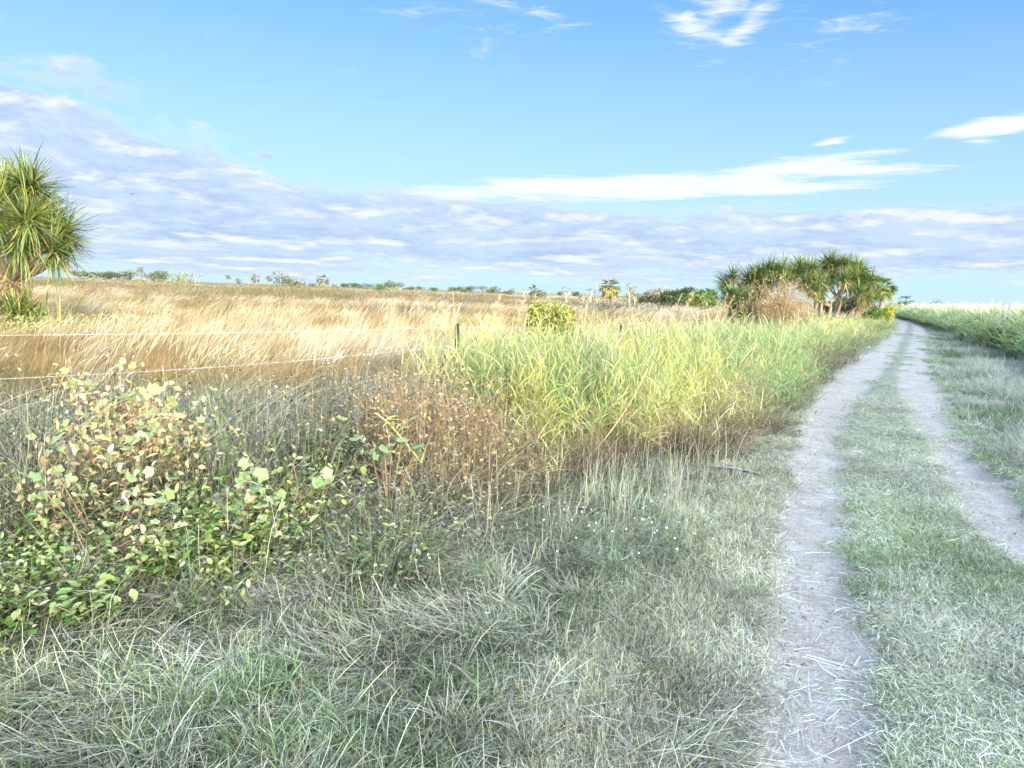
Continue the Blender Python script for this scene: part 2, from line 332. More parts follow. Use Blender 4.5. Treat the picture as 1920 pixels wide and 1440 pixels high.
# ------------------------------------------------------------------ ground and track
def ground_mat(name, kind):
    m = bpy.data.materials.new(name); t = mat_nodes(m)
    def nn(ty): return t.nodes.new(ty)
    g = nn('ShaderNodeNewGeometry')
    def nz(sc, det, ro=.6):
        k = nn('ShaderNodeTexNoise'); k.inputs['Scale'].default_value = sc; k.inputs['Detail'].default_value = det; k.inputs['Roughness'].default_value = ro
        t.links.new(g.outputs['Position'], k.inputs['Vector']); return k.outputs['Fac']
    def ramp(f, st):
        r = nn('ShaderNodeValToRGB'); t.links.new(f, r.inputs[0]); e = r.color_ramp.elements
        e[0].position, e[0].color = st[0][0], (*st[0][1], 1); e[1].position, e[1].color = st[-1][0], (*st[-1][1], 1)
        for p_, c_ in st[1:-1]: q = e.new(p_); q.color = (*c_, 1)
        return r.outputs[0]
    def mx(f, a, b, mode='MIX'):
        x = nn('ShaderNodeMix'); x.data_type = 'RGBA'; x.blend_type = mode
        for s_, v in ((0, f), (6, a), (7, b)):
            if isinstance(v, (float, int)): x.inputs[s_].default_value = v
            elif isinstance(v, tuple): x.inputs[s_].default_value = (*v, 1)
            else: t.links.new(v, x.inputs[s_])
        return x.outputs[2]
    at_ = nn('ShaderNodeAttribute'); at_.attribute_name = 'mask'; sep = nn('ShaderNodeSeparateColor'); t.links.new(at_.outputs['Color'], sep.inputs[0])
    dust = ramp(nz(3.2, 8, .65), [(.3, (.54, .475, .39)), (.5, (.64, .57, .485)), (.7, (.73, .665, .585))])
    grit = ramp(nz(120, 4, .7), [(.35, (.72, .72, .72)), (.62, (1.12, 1.12, 1.12))])
    dust = mx(1.0, dust, grit, 'MULTIPLY'); dust = mx(1.0, dust, ramp(nz(22, 6, .7), [(.35, (.80, .79, .77)), (.58, (1.06, 1.06, 1.06))]), 'MULTIPLY')
    # tyre groove shade painted as faint darker stripes along the ruts (alpha of the mask holds the distance across the track)
    sn = nn('ShaderNodeMath'); sn.operation = 'MULTIPLY'; t.links.new(at_.outputs['Alpha'], sn.inputs[0]); sn.inputs[1].default_value = 190
    s2 = nn('ShaderNodeMath'); s2.operation = 'SINE'; t.links.new(sn.outputs[0], s2.inputs[0])
    s3 = nn('ShaderNodeMath'); s3.operation = 'MULTIPLY_ADD'; t.links.new(s2.outputs[0], s3.inputs[0]); s3.inputs[1].default_value = .5; s3.inputs[2].default_value = .5
    s4 = nn('ShaderNodeMapRange'); t.links.new(nz(1.7, 3), s4.inputs[0]); s4.inputs[1].default_value = .5; s4.inputs[2].default_value = .62; s4.inputs[4].default_value = .22
    s5 = nn('ShaderNodeMath'); s5.operation = 'MULTIPLY'; t.links.new(s3.outputs[0], s5.inputs[0]); t.links.new(s4.outputs[0], s5.inputs[1])
    dust = mx(s5.outputs[0], dust, (.30, .27, .23))
    turf = ramp(nz(9, 8, .7), [(.3, (.20, .21, .13)), (.5, (.38, .38, .27)), (.68, (.58, .56, .45))])
    fine = ramp(nz(160, 3, .7), [(.35, (.5, .5, .5)), (.65, (1.35, 1.35, 1.35))])
    turf = mx(1.0, turf, fine, 'MULTIPLY')
    soil = ramp(nz(6, 8, .7), [(.3, (.02, .018, .012)), (.55, (.05, .042, .028)), (.75, (.11, .095, .065))])  # earth kept near black to stand in for shade between the blades
    padd = ramp(nz(.12, 10, .68), [(.35, (.17, .13, .06)), (.5, (.32, .24, .11)), (.65, (.44, .33, .17))])
    c = mx(sep.outputs[1], soil, turf); c = mx(sep.outputs[2], c, padd)
    ed = nn('ShaderNodeMath'); ed.operation = 'ADD'; t.links.new(sep.outputs[0], ed.inputs[0])
    e2 = nn('ShaderNodeMath'); e2.operation = 'MULTIPLY_ADD'; t.links.new(nz(38, 5, .7), e2.inputs[0]); e2.inputs[1].default_value = 1.5; e2.inputs[2].default_value = -.75; t.links.new(e2.outputs[0], ed.inputs[1])
    e3 = nn('ShaderNodeMapRange'); t.links.new(ed.outputs[0], e3.inputs[0]); e3.inputs[1].default_value = .22; e3.inputs[2].default_value = .75
    c = mx(e3.outputs[0], c, dust)
    p = nn('ShaderNodeBsdfPrincipled'); p.inputs['Roughness'].default_value = .95; p.inputs['Specular IOR Level'].default_value = .1; t.links.new(c, p.inputs['Base Color'])
    ad = nn('ShaderNodeMath'); ad.operation = 'MULTIPLY_ADD'; t.links.new(nz(14, 8, .7), ad.inputs[0]); ad.inputs[1].default_value = 3.0; t.links.new(nz(110, 3), ad.inputs[2])
    bp = nn('ShaderNodeBump'); bp.inputs['Strength'].default_value = 1.0; bp.inputs['Distance'].default_value = .012; t.links.new(ad.outputs[0], bp.inputs['Height']); t.links.new(bp.outputs[0], p.inputs['Normal'])
    o = nn('ShaderNodeOutputMaterial'); t.links.new(p.outputs[0], o.inputs[0]); return m
M_GROUND = ground_mat('earth', 0)
def geo(a, b, st, k):
    L = [a]; 
    while L[-1] < b: L.append(L[-1]+st); st *= k
    return L
sv = np.array([-3000, -1200, -500, -200, -80, -40, -20, -10, -5]+list(np.arange(-3, 1, .5))+list(np.arange(1, 14, .06))+geo(14.0, 5000, .08, 1.045))
uv = np.array([-x for x in geo(4.5, 4000, .12, 1.09)][::-1]+list(np.arange(-4.4, 2.6, .055))+geo(2.6, 4000, .1, 1.10))
SS, UU = np.meshgrid(sv, uv, indexing='ij'); XX, YY = to_xy(SS, UU); ZZ = height(XX, YY)
l, r = ruts(SS, UU); road = np.maximum(l, r)
# bare patches between and beside the ruts
def blob(px, py, rs, ru, k=1.0):
    g = gnd(px, py); s0, u0 = to_su(g[0], g[1]); return k*np.exp(-(((SS-s0)/rs)**2+((UU-u0)/ru)**2))
road = np.maximum(road, blob(1610, 850, .9, .30, .75)); road = np.maximum(road, blob(1470, 880, 1.6, .25, .5))
road = np.maximum(road, blob(1850, 760, 1.5, .5, .6)); road = np.maximum(road, blob(1900, 900, 1.0, .25, .6)); road = np.maximum(road, blob(1840, 640, 3.5, .8, .9)); road = np.maximum(road, blob(1590, 740, 2.2, .45, .6))
road = road*(1-.25*fbm(SS, UU, .8, 41)); 
turf = (.25+.75*ss(UU-cv(LL, SS), -.7, .1))*ss(UU-cv(EG, SS), -.5, .3)*(1-ss(UU-cv(CN, SS), -.3, .3)); padd = ss(cv(FN, SS)-UU, -.3, .6)
msk = np.stack([road, turf, padd, UU-cv(LL, SS)], -1).reshape(-1, 4).astype(np.float32)
ns, nu = SS.shape; I = np.arange(ns*nu).reshape(ns, nu)
F = np.stack([I[:-1, :-1], I[:-1, 1:], I[1:, 1:], I[1:, :-1]], -1)
Sc = (SS[:-1, :-1]+SS[1:, 1:])/2; Uc = (UU[:-1, :-1]+UU[1:, 1:])/2
trk = (Uc > cv(LL, Sc)-.02) & (Uc < cv(RR, Sc)+.02) & (Sc > -6) & (Sc < 160)
V = np.stack([XX, YY, ZZ], -1).reshape(-1, 3)
def sheet(name, sel):
    f = F[sel].reshape(-1, 4); used, inv = np.unique(f, return_inverse=True); f = inv.reshape(-1, 4).astype(np.int32)
    me = bpy.data.meshes.new(name); v = V[used]; me.vertices.add(len(v)); me.vertices.foreach_set('co', v.astype(np.float32).ravel())
    me.loops.add(f.size); me.loops.foreach_set('vertex_index', f[:, ::-1].ravel()); me.polygons.add(len(f))
    me.polygons.foreach_set('loop_start', np.arange(0, f.size, 4, dtype=np.int32)); me.polygons.foreach_set('loop_total', np.full(len(f), 4, np.int32))
    me.polygons.foreach_set('use_smooth', np.ones(len(f), bool))
    a = me.attributes.new('mask', 'FLOAT_COLOR', 'POINT'); a.data.foreach_set('color', msk[used].ravel())
    me.materials.append(M_GROUND); me.update(calc_edges=True)
    o = bpy.data.objects.new(name, me); COL.objects.link(o); return o
tag(sheet('ground', ~trk), 'earth under the grass of the paddock and verges', 'ground', kind='structure')
tag(sheet('dirt_track', trk), 'pale dusty two rutted farm track running to the horizon', 'track', kind='structure')
# ------------------------------------------------------------------ grasses
STRAW = [(.43,.31,.15), (.50,.38,.21), (.34,.24,.11)]
BLEACH = [(.60,.58,.50), (.50,.48,.40), (.66,.64,.55), (.42,.39,.30)]
GREEN = [(.085,.17,.045), (.12,.22,.06), (.16,.26,.08), (.20,.30,.11)]
PALEG = [(.38,.42,.28), (.48,.50,.37), (.30,.35,.21)]
BROWN = [(.24,.16,.085), (.33,.23,.13), (.42,.31,.19), (.15,.105,.06)]
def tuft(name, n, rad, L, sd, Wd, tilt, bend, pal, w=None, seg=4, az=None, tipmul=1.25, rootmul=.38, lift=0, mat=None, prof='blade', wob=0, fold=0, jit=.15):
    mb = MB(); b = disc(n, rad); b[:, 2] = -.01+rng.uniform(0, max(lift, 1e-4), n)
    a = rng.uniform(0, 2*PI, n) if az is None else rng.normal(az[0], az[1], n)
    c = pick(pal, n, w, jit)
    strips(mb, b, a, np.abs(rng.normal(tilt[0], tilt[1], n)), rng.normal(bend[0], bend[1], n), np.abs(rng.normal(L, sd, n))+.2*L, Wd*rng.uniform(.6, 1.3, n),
           c*rootmul, np.clip(c*tipmul, 0, .9), seg, prof, rng.uniform(-.9, .9, n), fold, 1.4, wob)  # roots darkened in the colour to deepen shade low in the tuft
    return mb.mesh(name, mat or M_GI)
def tints(n, a=.16, xy=None, sc=1.2, amt=.25, seed=50):
    t = 1+a*rng.normal(0, 1, (n, 1)); t = t*np.array([[1, 1, 1]])+.04*rng.normal(0, 1, (n, 3))
    if xy is not None: t = t*(1+amt*2*(fbm(xy[:, 0], xy[:, 1], sc, seed)-.5))[:, None]
    return np.clip(t, .25, 1.9)

# paddock grass, golden, leaning with the wind
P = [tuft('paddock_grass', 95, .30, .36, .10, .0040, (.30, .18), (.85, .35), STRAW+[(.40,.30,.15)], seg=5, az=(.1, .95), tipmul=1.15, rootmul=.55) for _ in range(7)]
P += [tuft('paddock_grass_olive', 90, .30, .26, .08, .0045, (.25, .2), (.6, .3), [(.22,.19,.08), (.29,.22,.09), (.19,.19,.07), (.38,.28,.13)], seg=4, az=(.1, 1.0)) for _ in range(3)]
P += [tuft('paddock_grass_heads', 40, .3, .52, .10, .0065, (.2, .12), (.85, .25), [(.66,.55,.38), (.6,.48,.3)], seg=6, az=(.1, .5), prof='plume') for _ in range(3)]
def paddock(n, r0, r1, a, k):
    xy = wedge(n, r0, r1, a, -50, 34); s, u = SU(xy); f = cv(FN, s)
    keep = (u < f-.15) & (s > -12); xy = xy[keep]; s, u = s[keep], u[keep]
    d = np.hypot(xy[:, 0], xy[:, 1]); n = len(xy)
    # bands run across the view, so they are stretched along x
    ol = fbm(xy[:, 0]/2.6, xy[:, 1], 9, 61, 4); 
    olive = rng.uniform(0, 1, n) < ss(ol, .44, .54)*.9+.06
    idx = np.where(olive, rng.integers(7, 10, n), np.where(rng.uniform(0, 1, n) < .22, rng.integers(10, 13, n), rng.integers(0, 7, n)))
    sw = k(d); h = rng.uniform(.75, 1.25, n)*(1.12-.35*olive)*np.where(idx >= 10, 1.0, 1)
    scl = np.column_stack([sw, sw, h*np.minimum(sw, 1.35)**.5])
    t = tints(n, .10, xy, 6, .28, 77); t *= np.where(olive, .98, 1.05)[:, None]
    return xy, scl, t, idx, rng.normal(.0, .35, n)
A_ = [paddock(9000, 5.5, 26, .9, lambda d: .95+0*d), paddock(13000, 24, 95, 1.2, lambda d: d/30+.3), paddock(12000, 90, 420, 1.4, lambda d: 3.3+d/55)]
q = [np.concatenate([b[i] for b in A_]) for i in range(5)]
scatter('paddock_grass', P, q[0], q[1], q[2], q[3], q[4], label='dry golden paddock grass leaning in the wind beyond the wire fence', cat='dry grass')

# low turf between and beside the wheel ruts
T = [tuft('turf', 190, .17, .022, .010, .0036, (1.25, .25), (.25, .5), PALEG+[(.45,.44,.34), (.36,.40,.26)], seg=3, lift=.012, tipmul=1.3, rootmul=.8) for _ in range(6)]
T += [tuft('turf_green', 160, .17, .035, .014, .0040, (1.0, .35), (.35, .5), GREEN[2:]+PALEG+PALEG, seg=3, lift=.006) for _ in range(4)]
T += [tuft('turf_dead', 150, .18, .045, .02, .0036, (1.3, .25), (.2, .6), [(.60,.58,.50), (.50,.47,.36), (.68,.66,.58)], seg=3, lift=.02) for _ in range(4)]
def road_mask(s, u):
    l_, r_ = ruts(s, u); return np.maximum(l_, r_)
def inblob(xy, px, py, rs, ru):
    g = gnd(px, py); s0, u0 = to_su(g[0], g[1]); s, u = SU(xy); return np.exp(-(((s-s0)/rs)**2+((u-u0)/ru)**2))
def bare(xy): return np.maximum.reduce([inblob(xy, 1610, 850, .9, .30)*.75, inblob(xy, 1850, 760, 1.5, .5)*.6, inblob(xy, 1900, 900, 1, .25)*.6, inblob(xy, 1840, 640, 3.5, .8), inblob(xy, 1590, 740, 2.2, .45)*.7])
def turf_pts(n, r0, r1, a, k):
    xy = wedge(n, r0, r1, a, -5, 47); s, u = SU(xy)
    m = road_mask(s, u); bl = bare(xy)
    mg = np.clip(.13-.02*s, .03, .13); m = np.maximum(m, np.maximum(road_mask(s, u-mg), road_mask(s, u+mg)))
    m = np.clip(m+.35*ss(fbm(xy[:, 0], xy[:, 1], .16, 19, 3), .56, .7)*(s < 20), 0, 1)
    keep = (u > cv(LL, s)) & (u < cv(CN, s)+.4) & (rng.uniform(0, 1, len(s)) > np.clip(1.5*m, 0, .985)) & (rng.uniform(0, 1, len(s)) > bl) & (s < 130)
    xy = xy[keep]; s, u = s[keep], u[keep]; d = np.hypot(xy[:, 0], xy[:, 1]); n = len(xy)
    gr = fbm(s/3.5, u, .55, 88, 4); g2 = fbm(s, u, .22, 91, 3)
    mid = np.abs(u-(cv(LR, s)*.35+cv(RL, s)*.65)); right = u > cv(RR, s)
    pg = ss(gr, .46, .62)+np.where(right, .35, 0)+.25*np.exp(-(mid/.18)**2)
    green = rng.uniform(0, 1, n) < np.clip(pg-.15, .05, .7); dead = rng.uniform(0, 1, n) < ss(g2, .48, .66)*.7+.14
    idx = np.where(green & (rng.uniform(0, 1, n) < .8), rng.integers(6, 10, n), np.where(dead, rng.integers(10, 14, n), rng.integers(0, 6, n)))
    sw = k(d); h = rng.uniform(.7, 1.3, n)*np.where(right, 1.5, 1.0)
    return xy, np.column_stack([sw, sw, h*np.minimum(sw, 1.6)]), tints(n, .16, xy, .5, .4, 23)*np.array([1.20, 1.24, 1.12]), idx
A_ = [turf_pts(8500, 2.0, 10, 1.1, lambda d: .9+d*.03), turf_pts(11000, 9, 90, 1.5, lambda d: 1.1+d*.055)]
q = [np.concatenate([b[i] for b in A_]) for i in range(4)]
scatter('track_turf', T, q[0], q[1], q[2], q[3], label='short worn grey green turf between and beside the wheel ruts', cat='turf')

LITP = [(.74,.72,.64), (.66,.63,.54), (.78,.77,.70)]
# bleached clippings lying on the dust
Lt = [tuft('straw_litter', 14, .12, .05, .03, .0038, (1.5, .06), (.02, .25), LITP, seg=2, lift=.012, tipmul=1, rootmul=1, prof='stem') for _ in range(6)]
Lt += [tuft('straw_litter_long', 5, .12, .16, .06, .0036, (1.52, .05), (0, .3), LITP, seg=4, lift=.02, tipmul=1, rootmul=1, prof='stem', wob=.15) for _ in range(3)]
xy = wedge(5000, 2.1, 16, 1.2, 5, 46); s, u = SU(xy); m = road_mask(s, u)
edge_ = np.exp(-((u-cv(LL, s))/.10)**2)+.7*np.exp(-((u-cv(LR, s))/.09)**2)
keep = (u > cv(LL, s)-.4) & (u < cv(RR, s)+.3) & (rng.uniform(0, 1, len(s)) < .08+.12*m*(fbm(xy[:, 0], xy[:, 1], .3, 5) > .5)+.8*edge_)
xy = xy[keep]; scatter('straw_litter', Lt, xy, rng.uniform(.7, 1.4, len(xy)), tints(len(xy), .1), dz=.006, label='bleached bits of cut straw strewn over the dusty ruts', cat='straw')
xy = wedge(5200, 2.0, 9, 1.0, 2, 34); s, u = SU(xy); keep = (np.abs(u-cv(LL, s)+.15) < .11*rng.uniform(.2, 1.6, len(s))) & (rng.uniform(0, 1, len(s)) < .25); xy = xy[keep]
scatter('white_straw_fringe', Lt+T[10:], xy, np.column_stack([rng.uniform(.7, 1.1, len(xy))]*2+[rng.uniform(1, 1.6, len(xy))]), tints(len(xy), .1)*.95, dz=.005, label='pale straw fringe along the left edge of the near rut', cat='straw')

VG = [(.13,.20,.08), (.18,.26,.11), (.24,.31,.15)]
# crumbs of earth and grit on the ruts
CL = []
for _ in range(4):
    mb_ = MB(); a_ = np.linspace(0, PI, 5); mb_v0 = len(mb_.v)
    P0_ = np.column_stack([np.zeros(5), np.zeros(5), -np.cos(a_)*.006]); T0 = np.sin(a_)*.009+.0004
    ang = np.arange(6)*PI/3; vv = np.stack([T0[:, None]*np.cos(ang), T0[:, None]*np.sin(ang)*.8, np.repeat(P0_[:, 2:], 6, 1)], -1)*(1+.25*rng.normal(0, 1, (5, 6, 1)))
    i_ = (np.arange(4)*6)[:, None]; j_ = np.arange(6)[None]; k_ = (j_+1) % 6
    mb_.add(vv, np.stack([i_+j_, i_+k_, i_+k_+6, i_+j_+6], -1), np.broadcast_to(np.array([.50, .43, .35])*rng.uniform(.7, 1.1), (5, 6, 3))); CL.append(mb_.mesh('clod', M_GI))
xy = wedge(9000, 2.1, 14, 1.2, 5, 46); s, u = SU(xy); m = road_mask(s, u); kp = rng.uniform(0, 1, len(s)) < .5*m*(fbm(xy[:, 0], xy[:, 1], .35, 17) > .42)+.06*(m > .1); xy = xy[kp]
scatter('track_grit', CL, xy, rng.uniform(.25, 1.2, len(xy))**1.5, tints(len(xy), .15), dz=.002, label='small crumbs of dry earth and grit on the wheel ruts', cat='grit')
# tan mown verge left of the rut
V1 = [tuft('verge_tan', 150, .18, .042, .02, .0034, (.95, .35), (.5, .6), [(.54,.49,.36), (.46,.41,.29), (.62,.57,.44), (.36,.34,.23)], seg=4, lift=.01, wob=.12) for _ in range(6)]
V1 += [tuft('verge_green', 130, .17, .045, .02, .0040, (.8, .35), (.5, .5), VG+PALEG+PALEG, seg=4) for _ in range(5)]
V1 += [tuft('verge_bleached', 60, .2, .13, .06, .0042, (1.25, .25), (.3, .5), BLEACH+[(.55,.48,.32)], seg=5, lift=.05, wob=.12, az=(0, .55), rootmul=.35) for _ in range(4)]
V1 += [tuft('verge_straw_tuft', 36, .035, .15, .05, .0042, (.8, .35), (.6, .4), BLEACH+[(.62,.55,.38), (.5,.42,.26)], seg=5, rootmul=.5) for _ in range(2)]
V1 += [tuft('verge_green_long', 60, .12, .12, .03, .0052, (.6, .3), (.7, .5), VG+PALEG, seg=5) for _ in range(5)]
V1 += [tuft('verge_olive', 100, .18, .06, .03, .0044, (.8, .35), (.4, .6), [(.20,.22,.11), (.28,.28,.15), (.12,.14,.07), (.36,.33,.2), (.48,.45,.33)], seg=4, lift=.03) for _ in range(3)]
xy = np.concatenate([wedge(8500, 1.9, 7.5, .7, -46, 32), wedge(5000, 7, 45, 1.5, -2, 32)]); s, u = SU(xy); d = np.hypot(xy[:, 0], xy[:, 1])
keep = (u < cv(LL, s)-.13+.05*rng.normal(0, 1, len(s))) & (u > cv(EG, s)-1.0); xy, s, u, d = xy[keep], s[keep], u[keep], d[keep]; n = len(xy)
dl = cv(LL, s)-u; nA = fbm(xy[:, 0], xy[:, 1], .55, 11, 4); nB = fbm(xy[:, 0]+9, xy[:, 1], .9, 12, 4); nC = rng.uniform(0, 1, n)
tanb = ss(1.0+.5*(nA-.5)-dl, -.12, .25)                       # tan belt about a metre wide
flow = np.exp(-(((xy[:, 0]-gnd(1130, 1030)[0])/.75)**2+((xy[:, 1]-gnd(1130, 1030)[1])/.8)**2))
idx = np.full(n, 0); a1 = nC < tanb*(.88-.5*ss(flow, .3, .8))
idx = np.where(a1, rng.integers(0, 6, n), 0)
far_l = ~a1; g1 = nB+.25*(flow > .3)-.25*ss(dl, 1.5, 3.0)*0
pick_ = rng.uniform(0, 1, n)
gz = ss(nB, .42, .6)
rest = np.where(pick_ < .12+.22*gz, rng.integers(6, 11, n), np.where(pick_ < .20+.34*gz, rng.integers(17, 22, n), np.where(pick_ < .42+.26*gz, rng.integers(22, 25, n), rng.integers(11, 17, n))))
rest = np.where((flow > .35) & (pick_ < .85), rng.integers(6, 11, n), rest)
idx = np.where(far_l, rest, idx); idx = np.where(a1 & (pick_ < .10), rng.integers(6, 11, n), idx)
sw = 1+.06*np.clip(d-3, 0, 40); h = rng.uniform(.65, 1.25, n)*np.where(idx > 10, .85, 1)
vang = 9*fbm(xy[:, 0]+3, xy[:, 1], 1.3, 47, 2)+rng.normal(0, .5, n)
vrz = np.where((idx > 10) & (idx < 15), vang, rng.uniform(0, 2*PI, n))
sparse = (nC*7.3 % 1) > .22*ss(dl, .9, 1.3); xy, sw, h, idx, vrz = xy[sparse], sw[sparse], h[sparse], idx[sparse], vrz[sparse]; n = len(xy)
scatter('verge_grass', V1, xy, np.column_stack([sw, sw, h*sw**.4]), tints(n, .18, xy, .35, .7, 15)*np.array([[1.0, 1.03, .95]])*np.where(idx < 6, 1.28, 1.0)[:, None], idx, vrz, label='matted verge of bleached straw and green blades left of the track', cat='verge grass')

# longer pale seed stems standing in the verge
ST = [tuft('seed_stem', 9, .12, .42, .1, .0038, (.16, .14), (.25, .25), [(.60,.58,.44), (.5,.5,.34), (.66,.62,.5)], seg=6, prof='stem', tipmul=1.1, rootmul=.9, wob=.04) for _ in range(4)]
def around(px, py, n, rx, ry): g = gnd(px, py); return np.column_stack([rng.normal(g[0], rx, n), rng.normal(g[1], ry, n)])
xy = np.concatenate([around(1190, 950, 34, .38, .4), around(1270, 900, 22, .3, .4), around(1010, 1000, 12, .4, .5), around(1080, 1010, 6, .3, .3)])
scatter('seed_stems', ST, xy, rng.uniform(.5, .85, len(xy)), tints(len(xy), .1), label='pale thin seed stems standing at the edge of the tall grass', cat='seed stems')

# leafy tall grass filling the bank between track and fence
def reed(name, n, h, pal, leafL=.24, leafW=.0095, rad=.16, stemc=(.35,.38,.16), nleaf=6, lean=.12, broad=1.0):
    mb = MB(); b = disc(n, rad); hh = h*rng.uniform(.6, 1.1, n); a = rng.uniform(0, 2*PI, n)
    c = pick(pal, n); P_ = strips(mb, b, a, np.abs(rng.normal(lean, .08, n)), np.abs(rng.normal(.3, .22, n)), hh, .0055, np.array(stemc)*.75, np.array(stemc)*1.2, 7, 'stem')
    for k in range(nleaf):
        t = .25+.72*k/nleaf; j = t*7; i = int(j); f = j-i; p = P_[:, i]*(1-f)+P_[:, min(i+1, 7)]*f
        cc = np.clip(c*rng.uniform(.75, 1.3, (n, 1)), 0, .8)
        strips(mb, p, rng.uniform(0, 2*PI, n), rng.uniform(.25, .8, n), rng.uniform(.5, 1.5, n), leafL*rng.uniform(.6, 1.3, n), leafW*broad*rng.uniform(.7, 1.3, n), cc*.9, cc*1.2, 4, 'blade', rng.uniform(-.7, .7, n), .25)
    return mb.mesh(name, M_GI)
YG = [(.58,.59,.18), (.68,.65,.24), (.48,.53,.17), (.66,.60,.36)]  # sunlit yellow put into the blade colour of the same tall grass
MG = [(.29,.41,.18), (.39,.49,.23), (.22,.34,.14), (.50,.55,.30)]
G1 = [reed('tall_grass_yellow', 12, 1.0, YG) for _ in range(5)] + [reed('tall_grass_green', 12, .98, MG) for _ in range(5)]
G1 += [reed('tall_grass_brown', 12, .62, [(.40,.31,.18), (.50,.40,.26), (.30,.23,.13)], .22, .007, .16, (.46,.36,.22), 6, .35) for _ in range(3)]
G1 += [tuft('tall_grass_heads', 5, .15, .9, .12, .009, (.12, .08), (.35, .2), [(.58,.42,.34), (.62,.52,.34)], seg=8, prof='plume') for _ in range(2)]
def tall(n, r0, r1, a, k):
    xy = wedge(n, r0, r1, a, -14, 30); s, u = SU(xy); e, f = cv(EG, s), cv(FN, s); lim = 4.7+1.5*fbm(u, s, .45, 66)+1.15*np.clip(-2.6-u, 0, 3)+.35*rng.normal(0, 1, len(s))
    keep = (u < e+.05+.7*(fbm(s, u, .5, 9)-.5)+.12*rng.normal(0, 1, len(s))) & (u > f-.9) & (s > lim) & (s < 75); xy, s, u = xy[keep], s[keep], u[keep]; n = len(xy)
    d = np.hypot(xy[:, 0], xy[:, 1]); de = cv(EG, s)-u; df = u-cv(FN, s)
    yl = fbm(xy[:, 0], xy[:, 1], 1.6, 33, 3); far = ss(s, 18, 30)
    pick_ = rng.uniform(0, 1, n); py = np.clip(ss(1.5-(s-6.5)*.26+(yl-.5)*3.0, 0, 1)*.82+far*.8*ss(yl, .35, .55)+.06, 0, .9)
    idx = np.where(pick_ < py, rng.integers(0, 5, n), rng.integers(5, 10, n))
    br = rng.uniform(0, 1, n) < .42*ss(.75-de, 0, .5)*ss(14-s, 0, 5)+.13+.12*ss(7.5-s, 0, 2)+.45*ss(.3-df, 0, .4); idx = np.where(br, rng.integers(10, 13, n), idx)
    hd = (rng.uniform(0, 1, n) < .09); idx = np.where(hd, 13+rng.integers(0, 2, n), idx)
    hgt = (.40+.66*ss(de, -.1, .9))*rng.uniform(.68, 1.22, n)*(.88+.26*fbm(xy[:, 0], xy[:, 1], .9, 52))*(1-.30*ss(s, 25, 45)) * (1-.35*ss(.5-df, 0, .8)*ss(s, 12, 20))
    return xy, np.column_stack([k(d), k(d), hgt*np.where(br, 1.05, 1)]), tints(n, .10, xy, 1.2, .2, 3), idx
A_ = [tall(5200, 5.2, 17, .8, lambda d: 1+0*d), tall(5200, 16, 75, 1.3, lambda d: 1+(d-16)*.035)]
q = [np.concatenate([b[i] for b in A_]) for i in range(4)]
scatter('tall_green_grass', G1, q[0], q[1], q[2], q[3], label='waist high leafy green grass along the fence, sunlit yellow put into its colour', cat='tall grass')
# rust brown dead grass skirt under it
B1 = [tuft('dead_skirt', 60, .14, .34, .12, .005, (.75, .4), (.7, .6), [(.26,.20,.12), (.36,.29,.19), (.44,.37,.25), (.13,.10,.06), (.20,.24,.12)], seg=5, wob=.12, lift=.10) for _ in range(5)]
xy = wedge(5200, 4.2, 30, 1.1, -12, 30); s, u = SU(xy); e = cv(EG, s)
keep = (np.abs(u-(e-.25)) < .5*rng.uniform(.3, 1.3, len(s))) & (s > 4.4) & (rng.uniform(0, 1, len(s)) < np.where(s > 10, .35, 1)); xy = xy[keep]; n = len(xy)
scatter('dead_grass_skirt', B1, xy, np.column_stack([rng.uniform(.8, 1.3, n)]*2+[rng.uniform(.6, 1.25, n)]), tints(n, .15, xy, .6, .3, 4), label='tangled brown dead grass at the foot of the tall green grass', cat='dead grass')
# fine rust coloured bush at the left end of the tall grass
def twigball(name, n, R, h, pal, leafpal=None, nl=0, Wd=.0035, tl=.35):
    mb = MB(); b = disc(n, R*.4); c = pick(pal, n)
    P_ = strips(mb, b, rng.uniform(0, 2*PI, n), np.abs(rng.normal(tl, .28, n)), rng.normal(.5, .5, n), h*rng.uniform(.4, 1.1, n), Wd, c*.7, c*1.2, 7, 'stem', wob=.22)
    for _ in range(4):
        i = rng.integers(2, 8, n); p = P_[np.arange(n), i]; c2 = pick(pal, n)
        P2 = strips(mb, p, rng.uniform(0, 2*PI, n), rng.uniform(.2, 1.5, n), rng.normal(.4, .6, n), h*rng.uniform(.12, .35, n), Wd*.7, c2*.8, c2*1.3, 4, 'stem', wob=.25)
        if leafpal is not None:
            for _ in range(nl):
                i2 = rng.integers(0, 5, n); c3 = pick(leafpal, n, jit=.25)
                strips(mb, P2[np.arange(n), i2], rng.uniform(0, 2*PI, n), rng.uniform(.3, 2.2, n), rng.uniform(0, 1.2, n), rng.uniform(.02, .045, n), rng.uniform(.008, .02, n), c3, c3*1.15, 3, 'leaf', rng.uniform(-1, 1, n), .3)
    return mb.mesh(name, M_GI)
RU = [twigball('rust_bush', 50, .5, .80, [(.42,.30,.17), (.52,.40,.24), (.30,.20,.11)], [(.48,.36,.2), (.38,.27,.15)], 1, .0028) for _ in range(4)]
g0 = gnd(770, 850, .3); xy = np.column_stack([rng.normal(g0[0]+.08, .24, 48), rng.normal(g0[1]+.35, .34, 48)]); n = len(xy)
scatter('rust_brown_weeds', RU, xy, rng.uniform(.8, 1.15, n), tints(n, .1), label='fine rust brown weeds massed just before the black fence post', cat='dead weeds')

